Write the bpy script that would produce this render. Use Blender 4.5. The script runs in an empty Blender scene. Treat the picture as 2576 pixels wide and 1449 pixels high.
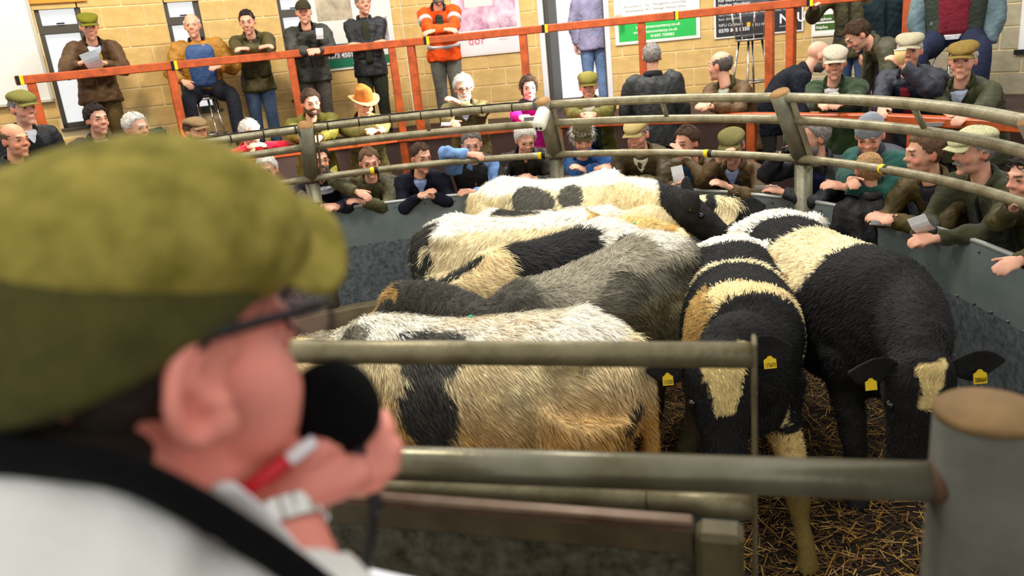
import bpy, math, random
import numpy as np
from mathutils import Matrix, Vector

# ------------------------------------------------------------------ camera, world, lights
SC = bpy.context.scene
COL = SC.collection
F = 2004.0; PITCH = math.radians(17.4); ROLL = math.radians(5.7); CH = 2.35
cam_d = bpy.data.cameras.new('camera'); cam = bpy.data.objects.new('camera', cam_d); COL.objects.link(cam)
_f = Vector((0, math.cos(PITCH), -math.sin(PITCH))); _r0 = Vector((1, 0, 0)); _u0 = Vector((0, math.sin(PITCH), math.cos(PITCH)))
_r = _r0 * math.cos(ROLL) - _u0 * math.sin(ROLL); _u = _r0 * math.sin(ROLL) + _u0 * math.cos(ROLL)
cam.matrix_world = Matrix(((_r.x, _u.x, -_f.x, 0), (_r.y, _u.y, -_f.y, 0), (_r.z, _u.z, -_f.z, CH), (0, 0, 0, 1)))
cam_d.sensor_width = 36.0; cam_d.lens = 36.0 * F / 2576.0; cam_d.clip_start = 0.02
cam_d.dof.use_dof = True; cam_d.dof.focus_distance = 4.6; cam_d.dof.aperture_fstop = 2.8
SC.camera = cam
SC.view_settings.view_transform = 'Standard'; SC.view_settings.look = 'None'
SC.view_settings.exposure = 0.3; SC.view_settings.gamma = 1.0; SC.view_settings.use_curve_mapping = False
W = bpy.data.worlds.new('world'); SC.world = W; W.use_nodes = True
_bg = W.node_tree.nodes['Background']; _bg.inputs[0].default_value = (0.98, 0.98, 0.97, 1); _bg.inputs[1].default_value = 0.85

def area_light(name, loc, target, size, power, color=(1, 1, 1)):
    d = bpy.data.lights.new(name, 'AREA'); d.shape = 'DISK'; d.size = size; d.energy = power; d.color = color
    o = bpy.data.objects.new(name, d); COL.objects.link(o); o.location = loc
    o.rotation_euler = (Vector(target) - Vector(loc)).to_track_quat('-Z', 'Y').to_euler(); return o
area_light('ceiling_lamp', (-0.3, 3.2, 6.0), (-0.3, 3.6, 0), 1.2, 105, (1.0, 0.95, 0.86))
area_light('ceiling_lamp', (3.2, 6.2, 5.6), (2.0, 6.0, 0), 0.9, 85, (1.0, 0.95, 0.86))
area_light('ceiling_lamp', (-3.8, 6.8, 5.4), (-3.4, 8.2, 1.5), 0.9, 110, (1.0, 0.86, 0.62))
area_light('ceiling_lamp', (0.8, 8.2, 5.6), (0.6, 9.4, 1.5), 0.9, 170, (1.0, 0.95, 0.88))
def spot(name, loc, target, deg, power, color, blend=0.25, rad=0.05):
    d = bpy.data.lights.new(name, 'SPOT'); d.energy = power; d.color = color; d.spot_size = math.radians(deg); d.spot_blend = blend; d.shadow_soft_size = rad
    o = bpy.data.objects.new(name, d); COL.objects.link(o); o.location = loc
    o.rotation_euler = (Vector(target) - Vector(loc)).to_track_quat('-Z', 'Y').to_euler(); return o
spot('sun_shaft_spot', (5.4, 7.4, 4.9), (-0.8, 8.35, 1.8), 15, 7000, (1, 0.97, 0.92))  # added spot lamp, stands in for a sun shaft through a rooflight

# ------------------------------------------------------------------ pixel helpers (2576 x 1449 frame) and ring geometry
CX, CY = -0.6, 3.95
V = lambda *a: np.array(a, float)
def ray(x, y):
    u, v = x - 1288, y - 724
    r = u * math.cos(ROLL) - v * math.sin(ROLL); d = u * math.sin(ROLL) + v * math.cos(ROLL)
    return V(r, F * math.cos(PITCH) - d * math.sin(PITCH), -F * math.sin(PITCH) - d * math.cos(PITCH)) / F
O = V(0, 0, CH)
def at_depth(x, y, d): return O + ray(x, y) * d
def at_z(x, y, z): q = ray(x, y); return O + q * ((z - CH) / q[2])
def at_cyl(x, y, r):
    q = ray(x, y); a = q[0]**2 + q[1]**2; b = -2 * (q[0] * CX + q[1] * CY); c = CX**2 + CY**2 - r * r
    return O + q * ((-b + math.sqrt(max(b * b - 4 * a * c, 0))) / (2 * a))
def at_plane(x, y, p0, n):
    q = ray(x, y); return O + q * (np.dot(p0 - O, n) / np.dot(q, n))
def ringp(deg, r, z): a = math.radians(deg); return V(CX + r * math.cos(a), CY + r * math.sin(a), z)
def unit(v): v = np.asarray(v, float); return v / (np.linalg.norm(v) + 1e-12)
rng = np.random.default_rng(7); random.seed(7)

# ------------------------------------------------------------------ materials
MATS = {}
def lin(c):  # sRGB 0-255 -> linear
    return tuple(((x / 255) / 12.92 if x / 255 <= 0.04045 else ((x / 255 + 0.055) / 1.055)**2.4) for x in c)
def mat(name, rgb=(128, 128, 128), rough=0.7, metal=0.0, var=0.0, vscale=6.0, bump=0.0, bscale=60.0, attr=False, spec=0.4, rgb2=None, alpha=None, trans=0.0, emit=None, sheen=0.0):
    if name in MATS: return MATS[name]
    m = bpy.data.materials.new(name); m.use_nodes = True; nt = m.node_tree; N = nt.nodes; L = nt.links
    b = N['Principled BSDF']; b.inputs['Roughness'].default_value = rough; b.inputs['Metallic'].default_value = metal
    b.inputs['Specular IOR Level'].default_value = spec
    if sheen: b.inputs['Sheen Weight'].default_value = sheen
    c = lin(rgb)
    src = None
    if attr:
        a = N.new('ShaderNodeAttribute'); a.attribute_name = 'Col'; src = a.outputs['Color']
    tc = N.new('ShaderNodeTexCoord')
    if var > 0 or rgb2:
        nz = N.new('ShaderNodeTexNoise'); nz.inputs['Scale'].default_value = vscale; nz.inputs['Detail'].default_value = 6; nz.inputs['Roughness'].default_value = 0.62
        L.new(tc.outputs['Object'], nz.inputs['Vector'])
        cr = N.new('ShaderNodeValToRGB'); cr.color_ramp.elements[0].position = 0.33; cr.color_ramp.elements[1].position = 0.67
        if rgb2: c0, c1 = c, lin(rgb2)
        else: c0 = tuple(x * (1 - var) for x in c); c1 = tuple(min(x * (1 + var), 1) for x in c)
        if attr:
            cr.color_ramp.elements[0].color = (1 - var,) * 3 + (1,); cr.color_ramp.elements[1].color = (1 + var,) * 3 + (1,)
            mx = N.new('ShaderNodeMix'); mx.data_type = 'RGBA'; mx.blend_type = 'MULTIPLY'; mx.inputs[0].default_value = 1
            L.new(src, mx.inputs[6]); L.new(cr.outputs[0], mx.inputs[7]); src = mx.outputs[2]
        else:
            cr.color_ramp.elements[0].color = c0 + (1,); cr.color_ramp.elements[1].color = c1 + (1,); src = cr.outputs[0]
        L.new(nz.outputs[0], cr.inputs[0])
    if src is not None: L.new(src, b.inputs['Base Color'])
    else: b.inputs['Base Color'].default_value = c + (1,)
    if bump > 0:
        nb = N.new('ShaderNodeTexNoise'); nb.inputs['Scale'].default_value = bscale; nb.inputs['Detail'].default_value = 5
        L.new(tc.outputs['Object'], nb.inputs['Vector'])
        bp = N.new('ShaderNodeBump'); bp.inputs['Strength'].default_value = bump; bp.inputs['Distance'].default_value = 0.02
        L.new(nb.outputs[0], bp.inputs['Height']); L.new(bp.outputs[0], b.inputs['Normal'])
    if alpha is not None: b.inputs['Alpha'].default_value = alpha
    if trans: b.inputs['Transmission Weight'].default_value = trans
    if emit: b.inputs['Emission Color'].default_value = lin(emit[0]) + (1,); b.inputs['Emission Strength'].default_value = emit[1]
    MATS[name] = m; return m
def cloth(rgb, kind='wool'):
    k = 'cloth_%s_%d_%d_%d' % ((kind,) + tuple(rgb))
    if kind == 'wax': return mat(k, rgb, 0.55, 0, 0.22, 9, 0.55, 26, spec=0.35)
    if kind == 'tweed': return mat(k, rgb, 0.95, 0, 0.3, 120, 0.4, 220, spec=0.1)
    if kind == 'fleece': return mat(k, rgb, 0.95, 0, 0.16, 14, 0.4, 90, spec=0.1, sheen=0.2)
    return mat(k, rgb, 0.85, 0, 0.2, 10, 0.45, 30, spec=0.2)

# ------------------------------------------------------------------ mesh helpers
def new_mesh(name, v, f, m=None, smooth=True):
    me = bpy.data.meshes.new(name)
    v = np.asarray(v, float)
    me.from_pydata(v.tolist(), [], [list(map(int, x)) for x in f])
    if m: me.materials.append(m)
    if smooth: me.polygons.foreach_set('use_smooth', [True] * len(me.polygons))
    me.update(); return me
def obj(name, me, parent=None, m=None, label=None, kind=None):
    if m and not me.materials: me.materials.append(m)
    o = bpy.data.objects.new(name, me); COL.objects.link(o)
    if parent is not None: o.parent = parent
    if label: o['label'] = label
    if kind: o['kind'] = kind
    return o
def add(name, vf, m, parent=None, smooth=True, label=None, kind=None):
    return obj(name, new_mesh(name, vf[0], vf[1], m, smooth), parent, None, label, kind)
def thing(name, label, cat, group=None, loc=None):
    o = bpy.data.objects.new(name, None); COL.objects.link(o); o.empty_display_size = 0.05
    o['label'] = label; o['category'] = cat
    if group: o['group'] = group
    return o
def tag(o, label, cat, group=None):
    o['label'] = label; o['category'] = cat
    if group: o['group'] = group
    return o
def struct(o): o['kind'] = 'structure'; return o
def join(*vfs):
    V0 = []; F0 = []; n = 0
    for v, f in vfs:
        v = np.asarray(v, float); V0.append(v); F0 += [[i + n for i in x] for x in f]; n += len(v)
    return np.concatenate(V0), F0
def loft(rings, cap=True, closed=True):
    n = len(rings[0]); v = np.concatenate(rings); f = []
    for i in range(len(rings) - 1):
        for j in range(n if closed else n - 1):
            k = (j + 1) % n; f.append([i * n + j, i * n + k, (i + 1) * n + k, (i + 1) * n + j])
    if cap: f.append(list(range(n))[::-1]); f.append([(len(rings) - 1) * n + j for j in range(n)])
    return v, f
def frames(path, up=None):
    path = [np.asarray(p, float) for p in path]; T = []
    for i in range(len(path)):
        a = path[max(i - 1, 0)]; b = path[min(i + 1, len(path) - 1)]; T.append(unit(b - a))
    u = V(0, 0, 1) if up is None else np.asarray(up, float)
    if abs(np.dot(u, T[0])) > 0.95: u = V(0, 1, 0) if up is None else V(1, 0, 0)
    out = []
    for t in T:
        u = unit(u - t * np.dot(u, t)); out.append((t, np.cross(t, u), u))
    return path, out
def tube(path, rad, n=10, up=None, cap=True, flat=None):
    path, fr = frames(path, up); R = rad if hasattr(rad, '__len__') else [rad] * len(path); rings = []
    for p, (t, s, u), r in zip(path, fr, R):
        ra, rb = r if hasattr(r, '__len__') else (r, r)
        a = np.linspace(0, 2 * math.pi, n, endpoint=False)
        rings.append(p + np.outer(np.cos(a) * ra, s) + np.outer(np.sin(a) * rb, u))
    return loft(rings, cap)
def catmull(pts, k=4):
    p = [np.asarray(x, float) for x in pts]; p = [2 * p[0] - p[1]] + p + [2 * p[-1] - p[-2]]; out = []
    for i in range(1, len(p) - 2):
        for t in np.linspace(0, 1, k, endpoint=False):
            a, b, c, d = p[i - 1:i + 3]
            out.append(0.5 * (2 * b + (c - a) * t + (2 * a - 5 * b + 4 * c - d) * t * t + (3 * b - a - 3 * c + d) * t**3))
    out.append(p[-2]); return out
def ellipsoid(c, r, nu=16, nv=10, rot=None):
    v = []; f = []
    for i in range(nv + 1):
        th = math.pi * i / nv
        for j in range(nu):
            ph = 2 * math.pi * j / nu; v.append((math.sin(th) * math.cos(ph), math.sin(th) * math.sin(ph), math.cos(th)))
    for i in range(nv):
        for j in range(nu):
            k = (j + 1) % nu; f.append([i * nu + j, (i + 1) * nu + j, (i + 1) * nu + k, i * nu + k])
    v = np.array(v) * np.array(r)
    if rot is not None: v = v @ np.asarray(rot).T
    return v + np.asarray(c), f
def box(c, s, R=None):
    x, y, z = np.array(s) / 2
    v = np.array([(-x, -y, -z), (x, -y, -z), (x, y, -z), (-x, y, -z), (-x, -y, z), (x, -y, z), (x, y, z), (-x, y, z)])
    if R is not None: v = v @ np.asarray(R).T
    return v + np.asarray(c), [[0, 3, 2, 1], [4, 5, 6, 7], [0, 1, 5, 4], [1, 2, 6, 5], [2, 3, 7, 6], [3, 0, 4, 7]]
def bevbox(c, s, b=0.006, R=None):
    x, y, z = np.array(s) / 2; b = min(b, x * .9, y * .9, z * .9); v = []
    for sx in (-1, 1):
        for sy in (-1, 1):
            for sz in (-1, 1):
                v += [(sx * (x - b), sy * (y - b), sz * z), (sx * (x - b), sy * y, sz * (z - b)), (sx * x, sy * (y - b), sz * (z - b))]
    v = np.array(v)
    import bmesh
    bm = bmesh.new()
    for p in v: bm.verts.new(p)
    bmesh.ops.convex_hull(bm, input=bm.verts); bm.verts.ensure_lookup_table(); bm.verts.index_update()
    vv = np.array([p.co[:] for p in bm.verts]); ff = [[q.index for q in f.verts] for f in bm.faces]; bm.free()
    if R is not None: vv = vv @ np.asarray(R).T
    return vv + np.asarray(c), ff
def beam(a, b, w, h, up=(0, 0, 1), bev=0.004):
    a = np.asarray(a, float); b = np.asarray(b, float); t = unit(b - a); u = np.asarray(up, float); u = unit(u - t * np.dot(u, t)); s = np.cross(t, u)
    return bevbox((a + b) / 2, (np.linalg.norm(b - a), w, h), bev, np.stack([t, s, u], 1))
DG = None
def remesh(vf, voxel, name='m', smooth_it=0):
    me = new_mesh('tmp', vf[0], vf[1]); o = bpy.data.objects.new('tmp', me); COL.objects.link(o)
    md = o.modifiers.new('r', 'REMESH'); md.mode = 'VOXEL'; md.voxel_size = voxel; md.use_smooth_shade = True
    if smooth_it:
        s = o.modifiers.new('s', 'SMOOTH'); s.factor = 0.5; s.iterations = smooth_it
    dg = bpy.context.evaluated_depsgraph_get(); out = bpy.data.meshes.new_from_object(o.evaluated_get(dg)); out.name = name
    bpy.data.objects.remove(o); bpy.data.meshes.remove(me); return out
def mverts(me):
    a = np.empty(len(me.vertices) * 3); me.vertices.foreach_get('co', a); return a.reshape(-1, 3)
def mnormals(me):
    a = np.empty(len(me.vertices) * 3); me.vertices.foreach_get('normal', a); return a.reshape(-1, 3)
def set_verts(me, v): me.vertices.foreach_set('co', v.ravel()); me.update()
def set_col(me, c):
    a = me.color_attributes.new('Col', 'FLOAT_COLOR', 'POINT'); a.data.foreach_set('color', np.concatenate([c, np.ones((len(c), 1))], 1).ravel())
class Noise:
    def __init__(s, scale, seed, n=7):
        r = np.random.default_rng(seed); s.k = r.normal(size=(n, 3)) * scale; s.p = r.uniform(0, 6.28, n); s.n = n
    def __call__(s, p): return np.sin(p @ s.k.T + s.p).sum(1) / math.sqrt(s.n) / 0.9
def text_mesh(txt, size, bold=False):
    cu = bpy.data.curves.new('txt', 'FONT'); cu.body = txt; cu.size = size; cu.resolution_u = 2; cu.extrude = 0.0006
    if bold: cu.offset = size * 0.018
    o = bpy.data.objects.new('txt', cu); COL.objects.link(o)
    dg = bpy.context.evaluated_depsgraph_get(); me = bpy.data.meshes.new_from_object(o.evaluated_get(dg))
    bpy.data.objects.remove(o); bpy.data.curves.remove(cu); return me
# ------------------------------------------------------------------ room shell
M_block = mat('block', (214, 180, 116), 0.9, 0, 0.12, 3.0, 0.15, 70, spec=0.15)
M_blockg = mat('block_grey', (178, 168, 142), 0.9, 0, 0.14, 4.0, 0.25, 70, spec=0.15)
M_mortar = mat('mortar', (232, 212, 164), 0.95, spec=0.1, var=0.08)
M_orange = mat('stained_timber', (186, 84, 34), 0.42, 0, 0.3, 9, 0.12, 40, spec=0.5)
M_brown = mat('brown_board', (62, 42, 36), 0.7, 0, 0.2, 4)
M_wood = mat('pale_wood', (176, 132, 78), 0.6, 0, 0.2, 8)
M_conc = mat('concrete', (120, 108, 84), 0.9, 0, 0.25, 7, 0.3, 60)
M_frame = mat('window_frame_paint', (74, 70, 62), 0.5)
M_glass = mat('glass', (235, 243, 255), 0.05, alpha=0.12, spec=0.5)
M_white = mat('white_board', (232, 232, 226), 0.5)
M_black = mat('black_plastic', (14, 14, 15), 0.5)
M_yellow = mat('yellow_tape', (250, 214, 30), 0.5)

def annulus(r0, r1, z, a0, a1, n=60):
    v = []; f = []
    for i in range(n + 1):
        a = a0 + (a1 - a0) * i / n; v += [ringp(a, r0, z), ringp(a, r1, z)]
    for i in range(n): f.append([2 * i, 2 * i + 1, 2 * i + 3, 2 * i + 2])
    return np.array(v), f
def band(r, z0, z1, a0, a1, n=60, r1=None):
    v = []; f = []
    for i in range(n + 1):
        a = a0 + (a1 - a0) * i / n; v += [ringp(a, r, z0), ringp(a, r if r1 is None else r1, z1)]
    for i in range(n): f.append([2 * i, 2 * i + 2, 2 * i + 3, 2 * i + 1])
    return np.array(v), f
A0, A1 = -75, 235
gv = [ringp(a, 4.12, 0.0) for a in np.linspace(0, 360, 72, endpoint=False)]
struct(add('floor', (np.array(gv), [list(range(72))]), mat('ring_floor', (36, 26, 15), 0.85, 0, 0.5, 5, 0.6, 30), smooth=False))
struct(add('floor_step', join(annulus(4.1, 5.85, 0.45, A0, A1), band(4.1, 0, 0.45, A0, A1)), M_brown, smooth=False))
struct(add('floor_gallery', join(annulus(5.8, 9.8, 1.3, A0, A1), band(5.8, 0.4, 1.3, A0, A1)), M_brown, smooth=False))
ns = struct(add('trim_1', tube([ringp(a, 5.8, 1.3) for a in np.linspace(A0, A1, 70)], [(0.035, 0.028)] * 70, 8), M_wood))

WP = [V(-7.2, 7.85), at_depth(1025, 150, 10.95)[:2], at_depth(2042, 100, 9.95)[:2], None]
dl = unit(V(math.cos(math.radians(32)), math.sin(math.radians(32)))); WP[0] = WP[1] - dl * 6.6
dr = V(math.cos(math.radians(-58)), math.sin(math.radians(-58))); WP[3] = WP[2] + dr * 5.2
ZT = 1.3 + 0.225 * 11
class Wall:
    def __init__(s, a, b):
        s.a = a; s.t = unit(b - a); s.L = np.linalg.norm(b - a); n = V(s.t[1], -s.t[0])
        if np.dot(n, V(CX, CY) - a) < 0: n = -n
        s.n = V(n[0], n[1], 0); s.t3 = V(s.t[0], s.t[1], 0); s.p0 = V(a[0], a[1], 0)
    def uv(s, x, y): p = at_plane(x, y, s.p0, s.n); return float(np.dot(p - s.p0, s.t3)), float(p[2])
    def P(s, u, z, d=0.0): return s.p0 + s.t3 * u + s.n * d + V(0, 0, z)
    def R(s): return np.stack([s.t3, s.n, V(0, 0, 1)], 1)
    def box(s, u0, u1, z0, z1, d0, d1, bev=0.004): return bevbox(s.P((u0 + u1) / 2, (z0 + z1) / 2, (d0 + d1) / 2), (u1 - u0, abs(d1 - d0), z1 - z0), bev, s.R())
wl, wm, wr = Wall(WP[0], WP[1]), Wall(WP[1], WP[2]), Wall(WP[2], WP[3])
def rectuv(w, x0, y0, x1, y1):
    a = w.uv(x0, y0); b = w.uv(x1, y1); return [min(a[0], b[0]), max(a[0], b[0]), min(a[1], b[1]), max(a[1], b[1])]
zt1 = wl.uv(81, 12)[1]; zb1 = wl.uv(164, 322)[1]
op_l = [[wl.uv(81, 14)[0], wl.uv(199, 10)[0], zb1, zt1], [wl.uv(418, 45)[0], wl.uv(508, 45)[0], zb1, zt1], [wl.uv(701, 30)[0], wl.uv(778, 30)[0], zb1, zt1]]
op_m = [[wm.uv(1368, 100)[0], wm.uv(1526, 100)[0], 1.3, 3.55]]
op_r = [[wr.uv(2296, 60)[0], wr.uv(2352, 60)[0], wr.uv(2330, 124)[1], 3.2]]
unitblock = new_mesh('brick', *bevbox((0, 0, 0), (1, 1, 1), 0.03), M_block, smooth=False)
unitblockg = new_mesh('brick', *bevbox((0, 0, 0), (1, 1, 1), 0.03), M_blockg, smooth=False)
def build_wall(w, name, ops, ub):
    # mortar backing around the openings
    cuts = sorted(set([0, w.L] + [o[0] for o in ops] + [o[1] for o in ops])); vf = []
    for i in range(len(cuts) - 1):
        u0, u1 = cuts[i], cuts[i + 1]; oo = [o for o in ops if o[0] <= u0 + 1e-6 and o[1] >= u1 - 1e-6]
        if not oo: vf.append(w.box(u0, u1, 1.3, ZT, -0.25, -0.006, 0.001))
        else:
            if oo[0][2] > 1.32: vf.append(w.box(u0, u1, 1.3, oo[0][2], -0.25, -0.006, 0.001))
            if oo[0][3] < ZT - .02: vf.append(w.box(u0, u1, oo[0][3], ZT, -0.25, -0.006, 0.001))
    root = struct(add(name, join(*vf), M_mortar, smooth=False))
    q = Matrix(((w.t3[0], w.n[0], 0), (w.t3[1], w.n[1], 0), (0, 0, 1))).to_quaternion()
    for r in range(11):
        z0 = 1.3 + r * 0.225; zc = z0 + 0.1125; u = -(0.225 if r % 2 else 0)
        while u < w.L:
            seg = [[max(u, 0), min(u + 0.45, w.L)]]; u += 0.45
            for o in ops:
                if o[2] < zc + 0.05 and o[3] > zc - 0.05:
                    ns_ = []
                    for s0, s1 in seg:
                        if s1 <= o[0] or s0 >= o[1]: ns_.append([s0, s1])
                        else:
                            if s0 < o[0]: ns_.append([s0, o[0]])
                            if s1 > o[1]: ns_.append([o[1], s1])
                    seg = ns_
            for s0, s1 in seg:
                if s1 - s0 < 0.03: continue
                b = bpy.data.objects.new('brick', ub); COL.objects.link(b); b.parent = root
                b.location = w.P((s0 + s1) / 2, zc, -0.02 + random.uniform(-.0015, .0015)); b.scale = (s1 - s0 - 0.015, 0.045, 0.210); b.rotation_mode = 'QUATERNION'; b.rotation_quaternion = q
    return root
build_wall(wl, 'wall_left', op_l, unitblock); build_wall(wm, 'wall_back', op_m, unitblock); build_wall(wr, 'wall_right', op_r, unitblockg)
def window(w, o, name, split=0.2):
    u0, u1, z0, z1 = o; t = 0.05
    fr = struct(add(name, join(w.box(u0, u0 + t, z0, z1, -.12, -.03), w.box(u1 - t, u1, z0, z1, -.12, -.03), w.box(u0, u1, z0, z0 + t, -.12, -.03), w.box(u0, u1, z1 - t, z1, -.12, -.03)), M_frame, smooth=False))
    zs = z1 - (z1 - z0) * split
    add('transom', w.box(u0, u1, zs - .045, zs + .045, -.12, -.025), M_frame, fr, False)
    add('pane', w.box(u0 + t, u1 - t, z0 + t, zs - .04, -.085, -.08, .001), M_glass, fr, False)
    add('pane', w.box(u0 + t, u1 - t, zs + .04, z1 - t, -.085, -.08, .001), M_glass, fr, False)
    add('handle', w.box((u0 + u1) / 2 - .04, (u0 + u1) / 2 + .04, zs + .05, zs + .065, -.03, -.0), M_black, fr, False)
    add('sill', w.box(u0 - .03, u1 + .03, z0 - .03, z0, -.12, .04), M_frame, fr, False)
for i, o in enumerate(op_l): window(wl, o, 'window_%d' % (i + 1))
window(wr, op_r[0], 'window_4', 0.12)
o = op_l[0]; struct(add('trim_2', wl.box(o[0] - .05, o[1] + .08, o[3] + .005, o[3] + .2, -.02, .03), mat('lintel_wood', (214, 150, 50), .6, 0, .15), smooth=False))
u0, u1 = op_m[0][:2]
dr_ = struct(add('door_1', join(wm.box(u0 - .05, u0 + .02, 1.3, 3.55, -.22, .02), wm.box(u1 - .02, u1 + .05, 1.3, 3.55, -.22, .02)), mat('door_frame_paint', (225, 225, 225), .5), smooth=False))
add('door_edge', wm.box(u0 + .03, u0 + .08, 1.3, 3.5, -.9, -.02), M_frame, dr_, False)
add('door_edge', wm.box(u1 - .035, u1 - .02, 1.3, 3.5, -.2, .03), M_frame, dr_, False)
# whiteboard on the left wall
a = wl.uv(-60, -40); b = wl.uv(133, 252)
wb = thing('whiteboard', 'large blank white board hung on the block wall at far left', 'whiteboard')
add('panel', wl.box(a[0] - .8, b[0], b[1], 3.6, .01, .05), M_white, wb, False)
add('edge_frame', join(wl.box(b[0] - .02, b[0] + .012, b[1] - .01, 3.6, .005, .062), wl.box(a[0] - .8, b[0] + .012, b[1] - .012, b[1] + .02, .005, .062)), mat('board_edge', (196, 192, 180), .5), wb, False)

# posters -----------------------------------------------------------
def poster(w, x0, x1, yb, ztop, name, label, base, parts, texts, cat='poster', frame=(236, 234, 226)):
    """x0,x1: left/right pixel at the bottom edge row yb (left,right)."""
    ua, za = w.uv(x0, yb[0]); ub, zb = w.uv(x1, yb[1]); z0 = (za + zb) / 2; H = ztop - z0
    rt = thing(name, label, cat)
    add('backing', w.box(ua, ub, z0, ztop, .004, .022), mat('poster_%d_%d_%d' % frame, frame, .45), rt, False)
    add('sheet', w.box(ua + .022, ub - .022, z0 + .022, ztop - .022, .0225, .0245, .0005), mat('print_%d_%d_%d' % base, base, .4), rt, False)
    WW = ub - ua
    for k, (nm, fx0, fx1, h0, h1, c, rgb2) in enumerate(parts):
        add(nm, w.box(ua + fx0 * WW, ua + fx1 * WW, z0 + h0, z0 + h1, .025, .0262 + .0006 * k, .0003), mat('print_%d_%d_%d_%s' % (c + (str(rgb2),)), c, .45, vscale=7, rgb2=rgb2), rt, False)
    q = np.stack([w.t3, V(0, 0, 1), w.n], 1)
    for (txt, fx, h, size, c, bold) in texts:
        if size >= .12:
            adv = 0
            for ch in txt:
                me = text_mesh(ch, size, bold); vv = mverts(me); wd_ = vv[:, 0].max(); vv[:, 0] += adv; adv += wd_ + size * .06; set_verts(me, vv @ q.T + w.P(ua + fx * WW, z0 + h, .03)); me.materials.clear(); me.materials.append(mat('ink_%d_%d_%d' % c, c, .5)); obj('letter', me, rt)
            continue
        me = text_mesh(txt, size, bold); v = mverts(me) @ q.T; set_verts(me, v + w.P(ua + fx * WW, z0 + h, .03)); me.materials.clear(); me.materials.append(mat('ink_%d_%d_%d' % c, c, .5))
        obj('lettering', me, rt)
poster(wl, 803, 1000, (179, 163), 3.5, 'wall_poster', 'white framed farm poster with a green footer behind the black jacket', (222, 224, 218),
       [('photograph', .07, .5, .62, .95, (150, 140, 120), (206, 190, 160)), ('photograph', .62, .93, .22, .62, (120, 112, 116), (196, 206, 212)), ('photograph', .04, .6, .13, .33, (84, 80, 84), (150, 140, 136)), ('green_footer', .04, .96, .03, .14, (24, 112, 78), None), ('grey_band', .04, .62, .14, .2, (92, 90, 94), None)],
       [('website', .06, .3, .05, (240, 240, 240), True), ('01573 45011', .08, .155, .085, (240, 240, 240), True), ('www.', .42, .05, .06, (240, 240, 240), True)])
poster(wm, 1150, 1316, (143, 131), 3.5, 'wall_poster', 'pink tinted kitchen poster beside the open doorway', (236, 226, 228),
       [('photograph', .05, .95, .33, 1.2, (176, 116, 150), (236, 214, 226)), ('photograph', .5, .95, .33, .48, (150, 80, 120), (240, 226, 232)), ('pale_arm', .2, .62, .62, .74, (244, 214, 206), None)],
       [('dor', .2, .15, .16, (226, 110, 140), False), ('Kitchens and bedrooms', .66, .22, .022, (180, 170, 170), False), ('made by hand', .66, .18, .022, (180, 170, 170), False)])
poster(wm, 1549, 1762, (113, 97), 3.4, 'wall_poster', 'white accountancy poster with a bright green band across its bottom', (240, 240, 236),
       [('green_footer', .045, .955, .04, .255, (44, 186, 84), None), ('photograph', .05, .95, .56, .9, (66, 58, 60), (206, 160, 150))],
       [('info@pmaccountancy.co.uk', .25, .185, .05, (236, 250, 232), True), ('www.pmaccountancy.co.uk', .22, .125, .05, (236, 250, 232), True), ('01835 750083', .42, .065, .052, (236, 250, 232), True),
        ('Accountancy', .12, .455, .042, (150, 160, 150), False), ('Tax', .36, .455, .042, (150, 160, 150), False), ('Management accounting', .46, .455, .042, (150, 160, 150), False), ('Bookkeeping', .14, .40, .042, (150, 160, 150), False), ('VAT', .36, .40, .042, (150, 160, 150), False), ('Strategic financial advice', .46, .40, .042, (150, 160, 150), False), ('Payroll and company formation', .16, .34, .036, (190, 214, 190), False)])
poster(wm, 1797, 2020, (96, 81), 3.4, 'wall_poster', 'dark grey insurance poster with white lettering above the chrome stool', (52, 52, 56),
       [('grey_streak', .3, .62, .24, .52, (52, 52, 56), (98, 98, 104)), ('yellow_logo', .37, .41, .12, .17, (240, 184, 30), None)],
       [('For more information, please contact Andrew Smith or', .05, .44, .052, (236, 236, 236), True), ('Heather Wareham', .05, .385, .05, (236, 236, 236), True), ('NFU Mutual, The Old Station, Mercat Terrace, North...', .05, .27, .04, (210, 210, 210), False), ('Bath, BA1 4DG', .05, .22, .04, (210, 210, 210), False),
        ('NFU Callthem', .05, .145, .05, (226, 226, 226), False), ('0370 845 0350', .05, .075, .062, (240, 240, 240), True), ('NFU Mutual', .43, .115, .048, (220, 220, 220), False), ('NFU', .73, .12, .16, (245, 245, 245), True), ('nfumutual.co.uk', .73, .075, .032, (200, 200, 200), False)])
poster(wr, 2043, 2110, (92, 88), 2.62, 'wall_notice', 'white helpline notice with green blocks beside the dark poster', (240, 242, 238),
       [('green_block', .16, .95, .17, .25, (62, 100, 40), None), ('green_block', .16, .95, .07, .15, (62, 100, 40), None)],
       [('Telephone', .2, .185, .05, (235, 240, 230), True), ('Helpline', .2, .09, .05, (235, 240, 230), True)], 'notice')
poster(wr, 2562, 2640, (132, 128), 2.45, 'wall_notice', 'white notice with a black holder at the right edge', (240, 242, 245), [('black_holder', -.12, 1.0, -.02, .03, (30, 30, 32), None)], [], 'notice')

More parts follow.
